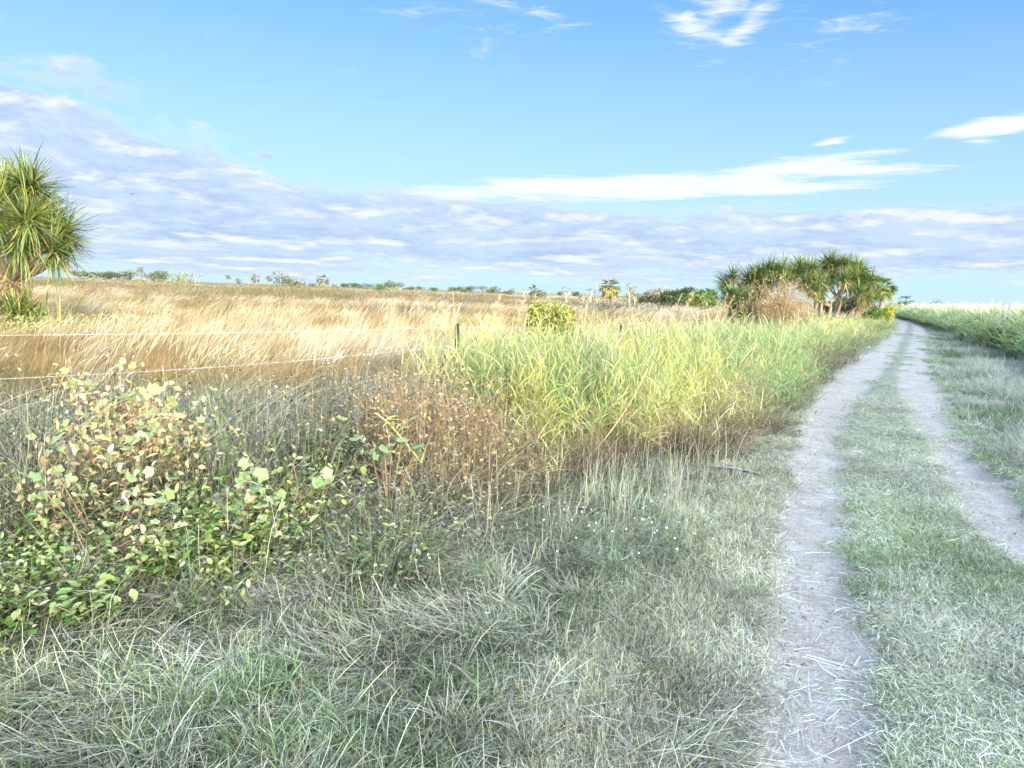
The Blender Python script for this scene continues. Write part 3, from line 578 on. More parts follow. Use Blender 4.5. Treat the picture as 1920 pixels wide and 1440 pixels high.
# grey brown thicket of dead stems and small leaves, bottom left
TH = [twigball('thicket_stems', 15, .7, .74, [(.22,.205,.165), (.34,.32,.26), (.08,.075,.06), (.12,.12,.095), (.48,.45,.37)], [(.28,.27,.21), (.38,.36,.26), (.15,.20,.12), (.09,.105,.07), (.20,.24,.18)], 1, .0036, .72) for _ in range(5)]
LF = []
def leafclump(name, n, R, h, pal, Ls=.05, Wr=.55, low=.1, mat=None, stems=True):
    mb = MB(); b = disc(n, R); a = rng.uniform(0, 2*PI, n)
    P_ = strips(mb, b*np.array([.5, .5, 1]), a, rng.uniform(.1, .8, n), rng.uniform(0, .6, n), h*rng.uniform(.4, 1.05, n), .0032, (.12,.14,.06), (.25,.28,.12), 5, 'stem', wob=.1)
    for k in range(7):
        i = rng.integers(1, 6, n); c = pick(pal, n, jit=.22)
        L_ = Ls*rng.uniform(.6, 1.35, n)
        strips(mb, P_[np.arange(n), i], rng.uniform(0, 2*PI, n), rng.uniform(.7, 1.7, n), rng.uniform(-.2, .9, n), L_, L_*Wr*rng.uniform(.8, 1.2, n), c*.9, c*1.15, 4, 'leaf', rng.uniform(-.6, .6, n), .35)
    return mb.mesh(name, M_LI)
LG = [(.14,.25,.07), (.22,.34,.10), (.34,.42,.16), (.07,.13,.04), (.44,.46,.22)]
LY = [(.40,.42,.13), (.48,.46,.18), (.30,.36,.12), (.50,.42,.20)]
LT = [(.28,.27,.20), (.38,.37,.27), (.14,.13,.09), (.5,.48,.36)]
TH += [leafclump('thicket_green', 13, .22, .40, LG+[LY[2]], L_, W_) for L_, W_ in ((.036, .5), (.05, .55), (.028, .5), (.042, .38))] + [leafclump('thicket_pale', 12, .22, .42, LT+LY+[(.50,.50,.34), (.30,.36,.22), (.10,.12,.07), (.16,.18,.11)], .040, .5) for _ in range(4)]
TH += [tuft('thicket_straw', 30, .22, .50, .16, .0045, (.85, .3), (.5, .6), [(.44,.42,.33), (.30,.28,.21), (.18,.17,.12), (.10,.10,.07), (.5,.46,.34)], seg=6, wob=.10, lift=.22) for _ in range(3)]
TH += [tuft('thicket_blades', 34, .12, .34, .1, .007, (.45, .3), (.8, .5), [(.09,.16,.06), (.14,.23,.09), (.20,.29,.12), (.28,.34,.18)], seg=5) for _ in range(3)]
xy = wedge(10500, 2.8, 9.5, .5, -48, 8); s, u = SU(xy); e, f = cv(EG, s), cv(FN, s)
keep = (u < e+.1+.3*ss(-xy[:, 0], .8, 1.6)) & (u > f+.1-1.2*rng.uniform(0, 1, len(s))**2) & (s < 5.6+1.15*np.clip(-2.6-u, 0, 3)+.3*rng.normal(0, 1, len(s))) & (s > -4); xy, s, u = xy[keep], s[keep], u[keep]; n = len(xy)
de = cv(EG, s)-u; pick_ = rng.uniform(0, 1, n); left = ss(-xy[:, 0], .55, 1.6)            # leafy green front on the left
gf = np.clip(left*ss(1.35-de+.9*(fbm(xy[:, 0], xy[:, 1], .4, 46)-.5), 0, .7), 0, 1)
idx = np.where(pick_ < gf*.68, rng.integers(5, 9, n), np.where(pick_ < .68*gf+.18*(1-.5*gf), rng.integers(9, 13, n), np.where(pick_ < .40+.4*gf, rng.integers(0, 5, n), np.where(pick_ < .62+.22*gf, rng.integers(13, 16, n), np.where(pick_ < .84, rng.integers(16, 19, n), rng.integers(5, 9, n))))))
trz = np.where((idx >= 13) & (idx < 16), rng.normal(.0, .5, n), rng.uniform(0, 2*PI, n))
hh = (.50+.16*gf+(.78-.12*gf)*ss(de, 0, 1.2))*rng.uniform(.75, 1.15, n); hh *= (1-.2*ss(s, 4.2, 5.5))*(.62+.85*fbm(xy[:, 0], xy[:, 1], .55, 44, 3)); hh = np.minimum(hh, 1.28); gapm = fbm(xy[:, 0], xy[:, 1], .34, 45, 3) > .47; xy, idx, hh = xy[gapm], idx[gapm], hh[gapm]; n = len(xy)
scatter('roadside_thicket', TH, xy, np.column_stack([rng.uniform(.85, 1.2, n)]*2+[hh]), tints(n, .18, xy, .7, .4, 6), idx, trz[gapm], label='tangled thicket of dead stems and small leaves between verge and fence', cat='undergrowth')

# right verge: pale and green grass up to the crop
RV = [tuft('right_pale', 60, .16, .30, .08, .005, (.3, .22), (.5, .3), [(.56,.57,.44), (.64,.64,.54), (.44,.46,.32)], seg=5) for _ in range(3)]
RV += [tuft('right_green', 40, .15, .26, .08, .006, (.35, .25), (.5, .4), GREEN+PALEG, seg=4) for _ in range(3)]
xy = wedge(13000, 7, 80, 1.4, 28, 50); s, u = SU(xy); keep = (u > cv(RR, s)+.15) & (u < cv(CN, s)+.3) & (rng.uniform(0, 1, len(s)) < ss(fbm(xy[:, 0], xy[:, 1], 1.1, 71), .36, .54)*ss(u-cv(RR, s), .1, .9)+.02) & (rng.uniform(0, 1, len(s)) > inblob(xy, 1840, 640, 3.5, .9)*1.4)
xy, s, u = xy[keep], s[keep], u[keep]; n = len(xy); d = np.hypot(*xy.T)
pl = fbm(xy[:, 0]+5, xy[:, 1], 1.8, 72) > .5; idx = np.where(pl, rng.integers(0, 3, n), rng.integers(3, 6, n)); w_ = 1+.02*d
scatter('right_verge_grass', RV, xy, np.column_stack([w_, w_, rng.uniform(.4, 1.1, n)*(.5+.5*ss(u-cv(RR, s), .2, 1.4))]), tints(n, .12, xy, 1, .2), idx, label='patchy pale and green verge grass right of the track', cat='verge grass')

# crop on the right
CG = [reed('crop', 14, 1.42, [(.42,.54,.24), (.54,.62,.28), (.32,.45,.19), (.64,.64,.32)], .55, .022, .3, (.34,.40,.18), 7, .06, 1.0) for _ in range(5)]
CG += [tuft('crop_plume', 6, .3, 1.42, .1, .035, (.06, .05), (.18, .12), [(.66,.58,.52), (.60,.52,.50), (.70,.66,.58)], seg=9, prof='plume') for _ in range(3)]
CG += [tuft('crop_dead', 26, .25, .6, .15, .012, (.4, .3), (.9, .6), BROWN+[(.45,.36,.25)], seg=4) for _ in range(2)]
def crop(n, s0, s1, depth):
    s = rng.uniform(s0, s1, n); du = rng.uniform(0, 1, n)**1.4*depth; u = cv(CN, s)+du+.9*(fbm(s, s*0, 1.7, 48, 3)-.5)+.25*rng.normal(0, 1, n)*(du < .6); xy = np.column_stack(to_xy(s, u))
    g = rng.uniform(0, 1, n) > 1.3*np.exp(-((s-47)/2.2)**2)*(du < 1.2); xy, s, du, u = xy[g], s[g], du[g], u[g]; n = len(s)
    d = np.hypot(*xy.T); p = rng.uniform(0, 1, n)
    idx = np.where(p < .84-.10*(du > 2), rng.integers(0, 5, n), rng.integers(5, 8, n)); idx = np.where((du < .5) & (p > .8), rng.integers(8, 10, n), idx)
    w = 1+.012*d; h = rng.uniform(.80, 1.12, n)*(.70+.30*ss(du, 0, 1.0))*(.88+.24*fbm(s, u, 2.2, 49)); return xy, np.column_stack([w, w, h]), idx, du
A_ = [crop(2600, -26, 14, 4.5), crop(4200, 14, 48, 7), crop(5200, 48, 130, 16)]
q = [np.concatenate([b[i] for b in A_]) for i in range(4)]; n = len(q[0])
scatter('cane_crop', CG, q[0], q[1], tints(n, .10, q[0], 3, .2), q[2], label='tall green crop with pale feathery tops along the right side', cat='crop')
# ------------------------------------------------------------------ single things
def Z(p): return float(height(np.array([p[0]]), np.array([p[1]]))[0])
def foot(px, Y, dz=0):                        # the spot on the ground under a photograph column at distance Y
    p = at(px, 600, Y); return np.array([p[0], p[1], Z(p)+dz])
def dirs(n, axis, a0, a1):                     # random directions between two angles off an axis
    axis = np.asarray(axis, float); axis = axis/np.linalg.norm(axis); h = np.array([0, 0, 1.]) if abs(axis[2]) < .9 else np.array([1., 0, 0])
    A = np.cross(axis, h); A /= np.linalg.norm(A); B = np.cross(axis, A); ph = rng.uniform(0, 2*PI, n); c = rng.uniform(math.cos(a1), math.cos(a0), n); t = np.arccos(c)
    D = c[:, None]*axis+np.sin(t)[:, None]*(np.cos(ph)[:, None]*A+np.sin(ph)[:, None]*B); return np.arctan2(D[:, 1], D[:, 0]), np.arccos(np.clip(D[:, 2], -1, 1))
PG = [(.22,.28,.07), (.32,.36,.09), (.13,.20,.06), (.40,.41,.12), (.06,.11,.04)]
PD = [(.42,.31,.17), (.34,.24,.13), (.50,.40,.25)]
def rosette(mb, c, axis, R, n, pal, W=.05, a1=2.0, seg=5, fold=.35, droop=(.20, .25)):
    a, t = dirs(n, axis, .05, a1); k = pick(pal, n, jit=.18); b = np.asarray(c)+rng.normal(0, R*.05, (n, 3))
    strips(mb, b, a, t, rng.normal(*droop, n), R*rng.uniform(.45, 1.15, n), W*rng.uniform(.7, 1.2, n), k*.8, k*1.15, seg, 'strap', rng.uniform(-.4, .4, n), fold, 2.0)
def dead(mb, c, R, n, W=.05, pal=PD, spread=.1, seg=4):
    k = pick(pal, n, jit=.2); b = np.asarray(c)+rng.normal(0, spread, (n, 3))
    strips(mb, b, rng.uniform(0, 2*PI, n), rng.uniform(1.5, 2.8, n), rng.uniform(.1, 1.0, n), R*rng.uniform(.5, 1, n), W, k, k*.9, seg, 'strap', rng.uniform(-1, 1, n), .3)

def local(mb_fn, root):                        # parts are modelled in world metres, then parented without moving
    pass
def part(mb, name, mat, root, label=None):
    for i in range(len(mb.v)): mb.v[i] = mb.v[i]-np.array(root.location)
    o = mb.obj(name, mat, root); return tag(o, label)
def subpart(mb, name, mat, par, root):
    for i in range(len(mb.v)): mb.v[i] = mb.v[i]-np.array(root.location)
    o = mb.obj(name, mat, par); return o

def pandanus(name, base, heads, label, group, R, nleaf, W, trunks=None, tr=.09, ndead=26, pal=PG, cat='pandanus tree', skirt=0, shoots=0, bow=(0, 0)):
    root = empty(name, base, label, cat, group); base = np.asarray(base, float); mb = MB(); H = np.array([h[:3] for h in heads])
    ctr = H.mean(0); fork = base+(ctr-base)*np.array([.35, .35, .5])+np.array([bow[0], bow[1], 0]); nt_ = trunks or 1
    forks = []
    for i in range(nt_):
        off = np.array([rng.normal(0, tr*2.2*(nt_ > 1)), rng.normal(0, tr*3*(nt_ > 1)), 0]); f = fork+off*2.5+np.array([0, 0, rng.normal(0, .15)])
        tube(mb, bez(base+off-[0, 0, .15], base+off*1.3+[bow[0]*.6, bow[1]*.6, (f-base)[2]*.4], f-[0, 0, .5], f, 9), np.linspace(tr*1.25, tr*.8, 9), (.30,.25,.19), 8); forks.append(f)
    for i, h in enumerate(H):
        f = forks[i % nt_]; m = f+(h-f)*np.array([.75, .75, .3]); tube(mb, bez(f, m, h-[0, 0, .35*R], h, 8), np.linspace(tr*.6, tr*.35, 8), (.24,.19,.14), 7)
    part(mb, 'trunk', M_BARK, root)
    for h in heads:
        c = np.array(h[:3]); ax = (c-fork)*np.array([1, 1, .5])/np.linalg.norm(c-fork)+np.array([0, 0, .85]) if len(h) < 6 else np.array(h[3:6])
        m = MB(); rosette(m, c, ax, R, nleaf, pal, W); ho = part(m, 'leaf_head', M_PAN, root)
        m = MB(); dead(m, c-np.array([0, 0, .1*R]), R*.8, ndead, W*.8, spread=R*.08); subpart(m, 'dead_leaves', M_DRY, ho, root)
    if skirt:
        m = MB(); 
        for t in np.linspace(.25, 1.0, 7): dead(m, base+(fork-base)*t, R*.62, skirt//7, W*.9, spread=.09)
        part(m, 'dead_leaf_skirt', M_DRY, root)
    if shoots:
        m = MB()
        for _ in range(shoots): rosette(m, base+np.array([rng.normal(.1, .55), rng.normal(-.35, .3), .2+abs(rng.normal(0, .25))]), (rng.normal(0, .3), rng.normal(0, .3), 1), R*.85, 16, pal, W, 1.2)
        part(m, 'basal_shoots', M_PAN, root)
    return root
# near pandanus at the left edge of the view
Y = 18.0; b = foot(22, Y)
hd = [(at(52, 412, Y-1.1), (.25, -1, .35)), (at(8, 372, Y-.3), (-.2, -.3, 1)), (at(98, 468, Y-.5), (1, -.5, .1)), (at(72, 395, Y+.3), (.8, .1, .8)), (at(118, 440, Y+.5), (1, .4, .35)),
      (at(35, 360, Y+.7), (.1, .5, 1)), (at(-70, 400, Y), (-1, 0, .5)), (at(-40, 350, Y+.4), (-.5, .2, 1)), (at(-55, 460, Y-.5), (-.8, -.5, .1)), (at(20, 440, Y+.6), (0, .6, .4)), (at(38, 455, Y-.9), (.1, -1, .1)), (at(85, 430, Y+.2), (.9, -.2, .6)), (at(-15, 410, Y-.9), (-.4, -1, .3)), (at(55, 350, Y), (.3, -.1, 1))]
pandanus('pandanus_tree', b, [(*h, *a) for h, a in hd], 'spiky screw palm at the left edge of the photo, lit yellow green, behind the fence', None, 1.04, 210, .040, tr=.13, ndead=26, skirt=420, shoots=60)
# the grove beside the track
GY = 43.0
PGd = [(.12,.19,.06), (.17,.25,.08), (.22,.30,.09), (.09,.15,.05)]  # darker greens; used alone on the leftmost tree, they put shade into its colour
grove = [
 (1398, 2, [(1374,508,0),(1368,540,-1),(1388,572,-1),(1402,512,.5),(1408,548,-.6),(1376,575,.5),(1392,532,.6),(1412,580,.3),(1360,520,.3),(1395,590,-.4),(1370,590,0),(1420,500,.2),(1400,556,.2),(1414,540,.6),(1406,575,.9),(1386,548,-1.2),(1364,548,.2)], 'pandanus painted in dark shaded greens with heads hanging almost to the grass, leftmost of the roadside grove', .12, 0),
 (1482, 3, [(1432,505,0),(1456,498,.6),(1472,515,-1),(1442,522,-.6),(1424,530,.5),(1480,505,.5),(1444,490,0),(1466,494,-.6),(1414,512,0)], 'pandanus of the roadside grove half covered by tan dead vine', .10, -.2),
 (1528, 3, [(1492,500,0),(1512,497,.8),(1532,512,-1),(1506,520,-1),(1548,520,-.3),(1526,532,-1.2),(1520,504,0),(1500,488,.3),(1524,492,-.8),(1540,535,-1)], 'flat topped pandanus in the middle of the roadside grove, lit yellow', .10, .2),
 (1556, 3, [(1546,488,1),(1570,486,.5),(1592,494,.6),(1582,512,-.6),(1560,508,0),(1604,508,0),(1556,480,.2),(1582,482,-.4),(1606,490,.4)], 'tallest pandanus of the roadside grove on thin leaning stems', .08, .35),
 (1576, 3, [(1612,512,0),(1630,524,-.3),(1618,538,-.8),(1642,540,.3),(1600,526,.6),(1630,552,-.5),(1622,500,.2),(1640,514,-.4),(1612,558,.3)], 'pandanus leaning right over bare curved stems at the track end of the grove', .07, .35)]
for k, (bx, ntk, hs_, lab, tr, bow) in enumerate(grove):
    pandanus('pandanus_tree', foot(bx, GY+(-.6, .3, 0, .6, .3)[k]), [at(x-6*(k == 4), y+12, GY+dy*1.2) for x, y, dy in hs_], lab, 'pandanus trees of the roadside grove', 1.0, 135, .055, ntk, tr, 46, PGd if k == 0 else PGd+PG[:2], bow=(bow, 0))

def fanpalm(name, base, crown, R, label, group, nf=26, ns=12, pal=PG, skirt=60, tr=.16, W=.05, cat='palm'):
    root = empty(name, base, label, cat, group); mb = MB(); base = np.asarray(base, float); crown = np.asarray(crown, float)
    tube(mb, bez(base-[0, 0, .1], base+[.1, 0, 1], crown-[.05, 0, 1], crown, 8), np.linspace(tr, tr*.75, 8), (.27,.23,.18), 8); part(mb, 'trunk', M_BARK, root)
    m = MB(); a, t = dirs(nf, (0, 0, 1), .1, 2.1); k = pick(pal, nf, jit=.2)
    P_ = strips(m, np.repeat(crown[None], nf, 0), a, t, .5, R*.55, .035*R, k*.8, k, 4, 'stem')
    tip = P_[:, -1]; 
    for j in range(ns):
        q = (j/(ns-1)-.5)*2.5; t2 = np.clip(t+.45+abs(q)*.1, 0, 3); 
        strips(m, tip, a+q*.9/np.maximum(np.sin(t2), .45), t2, rng.normal(.7, .25, nf), R*.6*(1-.18*abs(q)), W*R, k*.9, k*1.2, 3, 'strap', rng.uniform(-.5, .5, nf))
    part(m, 'crown', M_PAN, root)
    if skirt: m = MB(); dead(m, crown-[0, 0, .1*R], R*.95, skirt, .07*R, [(.50,.38,.20), (.42,.30,.16), (.58,.46,.27)], .14*R); part(m, 'dead_frond_skirt', M_DRY, root)
    return root
fanpalm('fan_palm', foot(1650, 60), at(1655, 542, 60), 1.15, 'fan palm with a tan skirt of dead fronds beyond the right end of the grove', None, 80, 14, skirt=150, tr=.2, W=.075)
fanpalm('fan_palm', foot(1146, 82), at(1144, 541, 82), 1.35, 'shaggy fan palm standing taller than the trees near it in mid paddock', None, 60, 12, PG[1:4]+PD[:1], 160, .2, .07)
fanpalm('fan_palm', foot(1697, 120), at(1698, 566, 120), 1.4, 'dark palm where the track meets the horizon', None, 26, 10, PGd, 24, .2)

def crown_cards(mb, c, rx, ry, rz, n, size, pal, lobes=7):
    cs_ = np.asarray(c)+rng.normal(0, 1, (lobes, 3))*np.array([rx, ry, rz])*np.array([.45, .45, .30]); rs = rng.uniform(.38, .62, lobes)
    i = rng.integers(0, lobes, n); D = rng.normal(0, 1, (n, 3)); D /= np.linalg.norm(D, axis=1)[:, None]
    p = cs_[i]+D*(rs[i]*rng.uniform(.55, 1.05, n)**.6)[:, None]*np.array([rx, ry, rz])
    k = pick(pal, n, jit=.2)*(1+.15*rng.normal(0, 1, (lobes, 1)))[i]
    strips(mb, p, rng.uniform(0, 2*PI, n), rng.uniform(.2, 2.6, n), rng.normal(.4, .5, n), size*rng.uniform(.6, 1.4, n), size*.5, k*.85, k*1.15, 2, 'leaf', rng.uniform(-1.2, 1.2, n), .2)
DG = [(.06,.09,.035), (.09,.12,.05), (.12,.15,.065), (.17,.18,.09)]
def roundtree(name, px, Y, ybase, ytop, w, label, group, pal=DG, cat='tree', n=900, size=None, trunkfrac=.25):
    b = foot(px, Y); top = at(px, ytop, Y)[2]; h = max(top-b[2], 1.2); rx = w/FPX*Y/2; root = empty(name, b, label, cat, group)
    mb = MB(); tube(mb, [b-[0, 0, .1], b+[.05*rx, 0, h*.3], b+[.1*rx, 0, h*.6]], [.10*rx+.03, .08*rx+.03, .03*rx+.02], (.26,.22,.18), 6)
    for q in range(4): e = b+np.array([rng.normal(0, .45)*rx, rng.normal(0, .4)*rx, h*rng.uniform(.5, .8)]); tube(mb, bez(b+[0, 0, h*.15], b+[0, 0, h*.35], e-[0, 0, .1], e, 5), np.linspace(.06*rx+.02, .02*rx+.01, 5), (.3,.26,.2), 5)
    part(mb, 'trunk', M_BARK, root); m = MB(); hz = h*(1-trunkfrac)/2; s_ = size or max(.12, rx*.13)
    crown_cards(m, b+np.array([0, 0, h-hz]), rx*.95, rx*.9, hz*.95, n, s_, pal, 9); part(m, 'crown', M_L, root); return root
def baretree(name, px, Y, ytop, w, label, group, tufts=7, pal=((.40,.34,.2), (.34,.34,.16)), cat='tree', bark=(.55,.49,.38)):
    b = foot(px, Y); h = max(at(px, ytop, Y)[2]-b[2], 1.0); rx = w/FPX*Y/2; root = empty(name, b, label, cat, group); mb = MB(); m = MB()
    f = b+np.array([0, 0, h*.42]); tube(mb, [b-[0, 0, .1], (b+f)/2, f], .035*h, bark, 6)
    for q in range(tufts):
        e = b+np.array([rng.uniform(-1, 1)*rx, rng.uniform(-1, 1)*rx*.7, h*rng.uniform(.62, .95)]); tube(mb, bez(f, f+[0, 0, .1*h], e-[0, 0, .12*h], e, 6), np.linspace(.024*h, .010*h, 6), bark, 5)
        rosette(m, e, (0, 0, 1), .22*h, 16, pal, .035*h/1.5, 2.2, 3, 0)
    part(mb, 'trunk', M_BARK, root); part(m, 'crown', M_PAN, root); return root
ORD = 'first second third fourth fifth sixth seventh eighth ninth tenth eleventh twelfth thirteenth fourteenth fifteenth sixteenth seventeenth eighteenth nineteenth twentieth'.split()
def ordn(i): return ORD[i] if i < 20 else 'twenty '+ORD[i-20]
OL = [(.17,.20,.08), (.23,.25,.11), (.28,.27,.14)]
far_round = [(168,300,508,34,0),(196,300,511,30,1),(222,300,510,28,0),(246,310,508,26,0),(284,290,511,30,1),(308,300,509,30,0),(447,260,522,10,0),(536,155,514,34,1),(583,330,530,12,0),(647,330,533,20,0),(667,330,532,20,0),
  (687,330,533,14,0),(707,125,530,26,2),(733,240,529,30,1),(768,330,538,16,0),(786,330,537,14,0),(812,340,540,16,0),(848,300,539,16,0),(861,300,537,15,0),(878,250,538,22,0),(910,280,537,24,1),(950,260,546,14,0),
  (1047,230,546,12,0),(1080,230,547,18,0)]
for i, (x, Y, yt, w, pk) in enumerate(far_round):
    roundtree('bushy_tree', x, Y, 0, yt-2, w*1.35, 'far round bushy tree on the paddock skyline, %s of its kind from the left' % ordn(i), 'round trees on the skyline', (DG, DG+OL, [(.10,.20,.05), (.16,.26,.08)])[pk], n=700)
far_palm = [(262,260,503,10),(428,280,518,8),(479,220,519,14),(505,260,520,10),(563,190,525,18),(605,180,519,20),(628,250,533,10),(931,220,540,14),(958,240,543,12),(1003,190,540,20),(1017,190,547,15)]
for i, (x, Y, yt, w) in enumerate(far_palm):
    b = foot(x, Y); R = w/FPX*Y*.72; c = at(x, yt-2, Y)-[0, 0, R*.55]; c[2] = max(c[2], b[2]+.5)
    fanpalm('fan_palm', b, c, R, 'small far palm on the paddock skyline, %s palm from the left' % ordn(i), 'far palms on the skyline', 30, 8, [(.13,.16,.07), (.19,.20,.10), (.26,.23,.12)], 16, .12, .11)
far_bare = [(750,230,533,14,5),(980,170,541,16,6),(1060,120,536,22,8),(1092,95,547,18,6),(1106,92,541,20,7),(1118,90,549,14,5),(1178,85,531,24,8),(1188,80,548,18,6)]
for i, (x, Y, yt, w, tf) in enumerate(far_bare):
    baretree('sparse_tree', x, Y, yt, w, 'thin pale trunked tree with sparse tufts in the paddock, %s such tree from the left' % ordn(i), 'sparse tufted trees in the paddock', tf)
mounds = [(1228,105,546,92,'long low olive thicket mound right of the shaggy palm',[(.30,.25,.12), (.22,.21,.10), (.38,.30,.15)],8),(1285,98,540,72,'dark green tree clump behind the olive mound left of the grove',DG[:3],8),
          (1322,80,538,50,'fresh green pandanus scrub just left of the grove',[(.14,.23,.07), (.20,.29,.09)],6),(1303,76,549,32,'yellow green low bush in front of the dark tree clump',[(.33,.36,.12), (.24,.29,.1)],5),(1262,90,553,40,'small dark bush at the foot of the olive mound',DG[:2],5)]
for x, Y, yt, w, lab, pal, dep in mounds: roundtree('thicket_tree', x, Y, 0, yt, w, lab, None, pal, 'tree', 2600, .32, .02)
roundtree('round_bush', 1637, 50, 0, 566, 34, 'dark green rounded bush under the palm at the end of the grove', None, [(.08,.17,.03), (.12,.22,.04)], 'bush', 1500, .14, .0)
roundtree('round_bush', 1662, 52, 0, 566, 38, 'bright yellow leaved bush beside the dark green bush', None, [(.46,.46,.07), (.38,.42,.07), (.54,.50,.12)], 'bush', 1500, .14, .0)
roundtree('bushy_tree', 1722, 130, 0, 568, 26, 'small grey green tree right of the palm where the track ends', None, DG+OL, 'tree', 700)
roundtree('bushy_tree', 1752, 190, 0, 561, 22, 'dark tree top showing above the crop behind the bend', None, DG, 'tree', 700)
roundtree('bushy_tree', 1560, 66, 0, 545, 60, 'shaded scrub seen between the bare stems of the grove', None, DG+[(.2,.17,.1)], 'tree', 1800, .3, .0)
for x, Y, yt, lab in ((1122, 90, 526, 'bare dead pole standing left of the shaggy palm'), (368, 105, 522, 'thin white post standing in the far paddock')):
    b = foot(x, Y); h = at(x, yt, Y)[2]-b[2]; mb = MB(); w_ = .07 if x > 1000 else .05; tube(mb, [b-[0, 0, .2], b+[0, 0, h*.5], b+[.06*(x > 1000), 0, h]], [w_, w_*.9, w_*.6], (.35,.32,.28) if x > 1000 else (.7,.68,.62), 6)
    if x > 1000: tube(mb, bez(b+[0, 0, h*.6], b+[-.2, 0, h*.75], b+[-.5, 0, h*.8], b+[-.6, 0, h*.9], 5), .03, (.35,.32,.28), 5)
    tag(mb.obj('dead_pole' if x > 1000 else 'white_post', M_BARK), lab, 'post')

# the pale twiggy shrub far left, with long bare arms
def twiggy(name, b, h, rx, label, cat, pal, n=40, W=.03, leafpal=None, nleaf=0, lsz=.12, lean=0.0, levels=3):
    root = empty(name, b, label, cat); mb = MB(); b = np.asarray(b, float); base = b+rng.normal(0, 1, (n, 3))*np.array([rx*.3, rx*.3, 0]); k = pick(pal, n)
    a = rng.uniform(0, 2*PI, n)
    P_ = strips(mb, base, a, np.abs(rng.normal(.3, .25, n)), rng.normal(.5+lean, .4, n), h*rng.uniform(.5, 1.05, n), W, k*.8, k, 7, 'stem', wob=.14); tips = [P_]
    for lv in range(levels):
        p0 = tips[-1]; m_ = len(p0); i = rng.integers(2, p0.shape[1], m_*2); p = p0[np.tile(np.arange(m_), 2), i]; k2 = pick(pal, m_*2)
        tips.append(strips(mb, p, rng.uniform(0, 2*PI, m_*2), rng.uniform(.1, 1.5, m_*2), rng.normal(.3, .5, m_*2), h*.32/(1+.5*lv)*rng.uniform(.5, 1.2, m_*2), W*.6/(1+.5*lv), k2*.9, k2*1.1, 5, 'stem', wob=.16))
    part(mb, 'stems', M_DRY, root)
    if leafpal is not None:
        m = MB(); p0 = tips[-1]; i = rng.integers(0, len(p0), nleaf); p = p0[i, rng.integers(1, p0.shape[1], nleaf)]; k2 = pick(leafpal, nleaf, jit=.25)
        strips(m, p, rng.uniform(0, 2*PI, nleaf), rng.uniform(.4, 2.4, nleaf), rng.normal(.4, .4, nleaf), lsz*rng.uniform(.6, 1.3, nleaf), lsz*.5, k2, k2*1.2, 3, 'leaf', rng.uniform(-1, 1, nleaf), .3); part(m, 'foliage', M_L, root)
    return root
twiggy('twiggy_shrub', foot(338, 95), 2.7, 1.9, 'pale twiggy shrub with long bare arms on the left skyline', 'shrub', [(.52,.45,.28), (.44,.42,.24)], 46, .05, [(.30,.34,.12), (.42,.38,.2), (.2,.26,.1)], 900, .2)
for x, Y, h, w, lab in ((268, 150, 1.7, 2.2, 'low green and tan bush before the left tree line'), (180, 170, 1.6, 2.6, 'low tan bush at the far left tree line'), (225, 165, 1.5, 2.6, 'second low bush of the far left tree line')):
    twiggy('paddock_bush', foot(x, Y), h, w, lab, 'bush', [(.45,.38,.22), (.3,.28,.14)], 30, .05, [(.30,.32,.12), (.4,.34,.18)], 900, .22, levels=1)
# dead vine draped over the grove
twiggy('dead_vine_mound', foot(1462, GY-2.2), 2.5, 1.8, 'tan mound of dead vine hanging in front of the grove', 'dead vine', [(.46,.34,.18), (.38,.27,.14), (.54,.42,.25)], 380, .02, [(.50,.37,.19), (.42,.30,.15), (.56,.44,.26)], 4200, .08, levels=2)
twiggy('dead_vine_mound', foot(1512, GY-1.6), 1.2, 1.0, 'lower tan mass of dead vine between the grove stems', 'dead vine', [(.42,.32,.19), (.34,.25,.15)], 150, .016, [(.42,.31,.18), (.36,.26,.15)], 900, .07, levels=2)
twiggy('dry_bush', foot(1352, 30), 1.2, 1.1, 'dry tan bush left of the grove at the fence', 'bush', [(.50,.38,.22), (.4,.3,.17)], 90, .014, [(.5,.38,.2), (.42,.32,.17)], 1500, .06, levels=2)
twiggy('dry_bush', foot(1300, 24), .85, 1.2, 'low tangled dry bush against the fence line', 'bush', [(.46,.38,.24), (.36,.30,.2)], 90, .012, [(.42,.36,.2), (.34,.3,.16)], 1200, .05, levels=2)
twiggy('dry_bush', foot(235, 20.5), .62, 1.7, 'low straggling bush with pale leaves right of the near screw palm', 'bush', [(.36,.30,.2), (.26,.22,.14)], 110, .012, [(.42,.44,.22), (.52,.52,.34), (.36,.34,.18), (.3,.27,.15)], 1500, .10, levels=2)
twiggy('leafy_ground_shrub', foot(60, 17), .6, 1.5, 'yellow green weeds massed at the foot of the near screw palm', 'weeds', [(.3,.28,.14), (.36,.34,.16)], 120, .012, [(.42,.44,.14), (.34,.38,.12), (.46,.42,.18)], 2600, .07, levels=2)
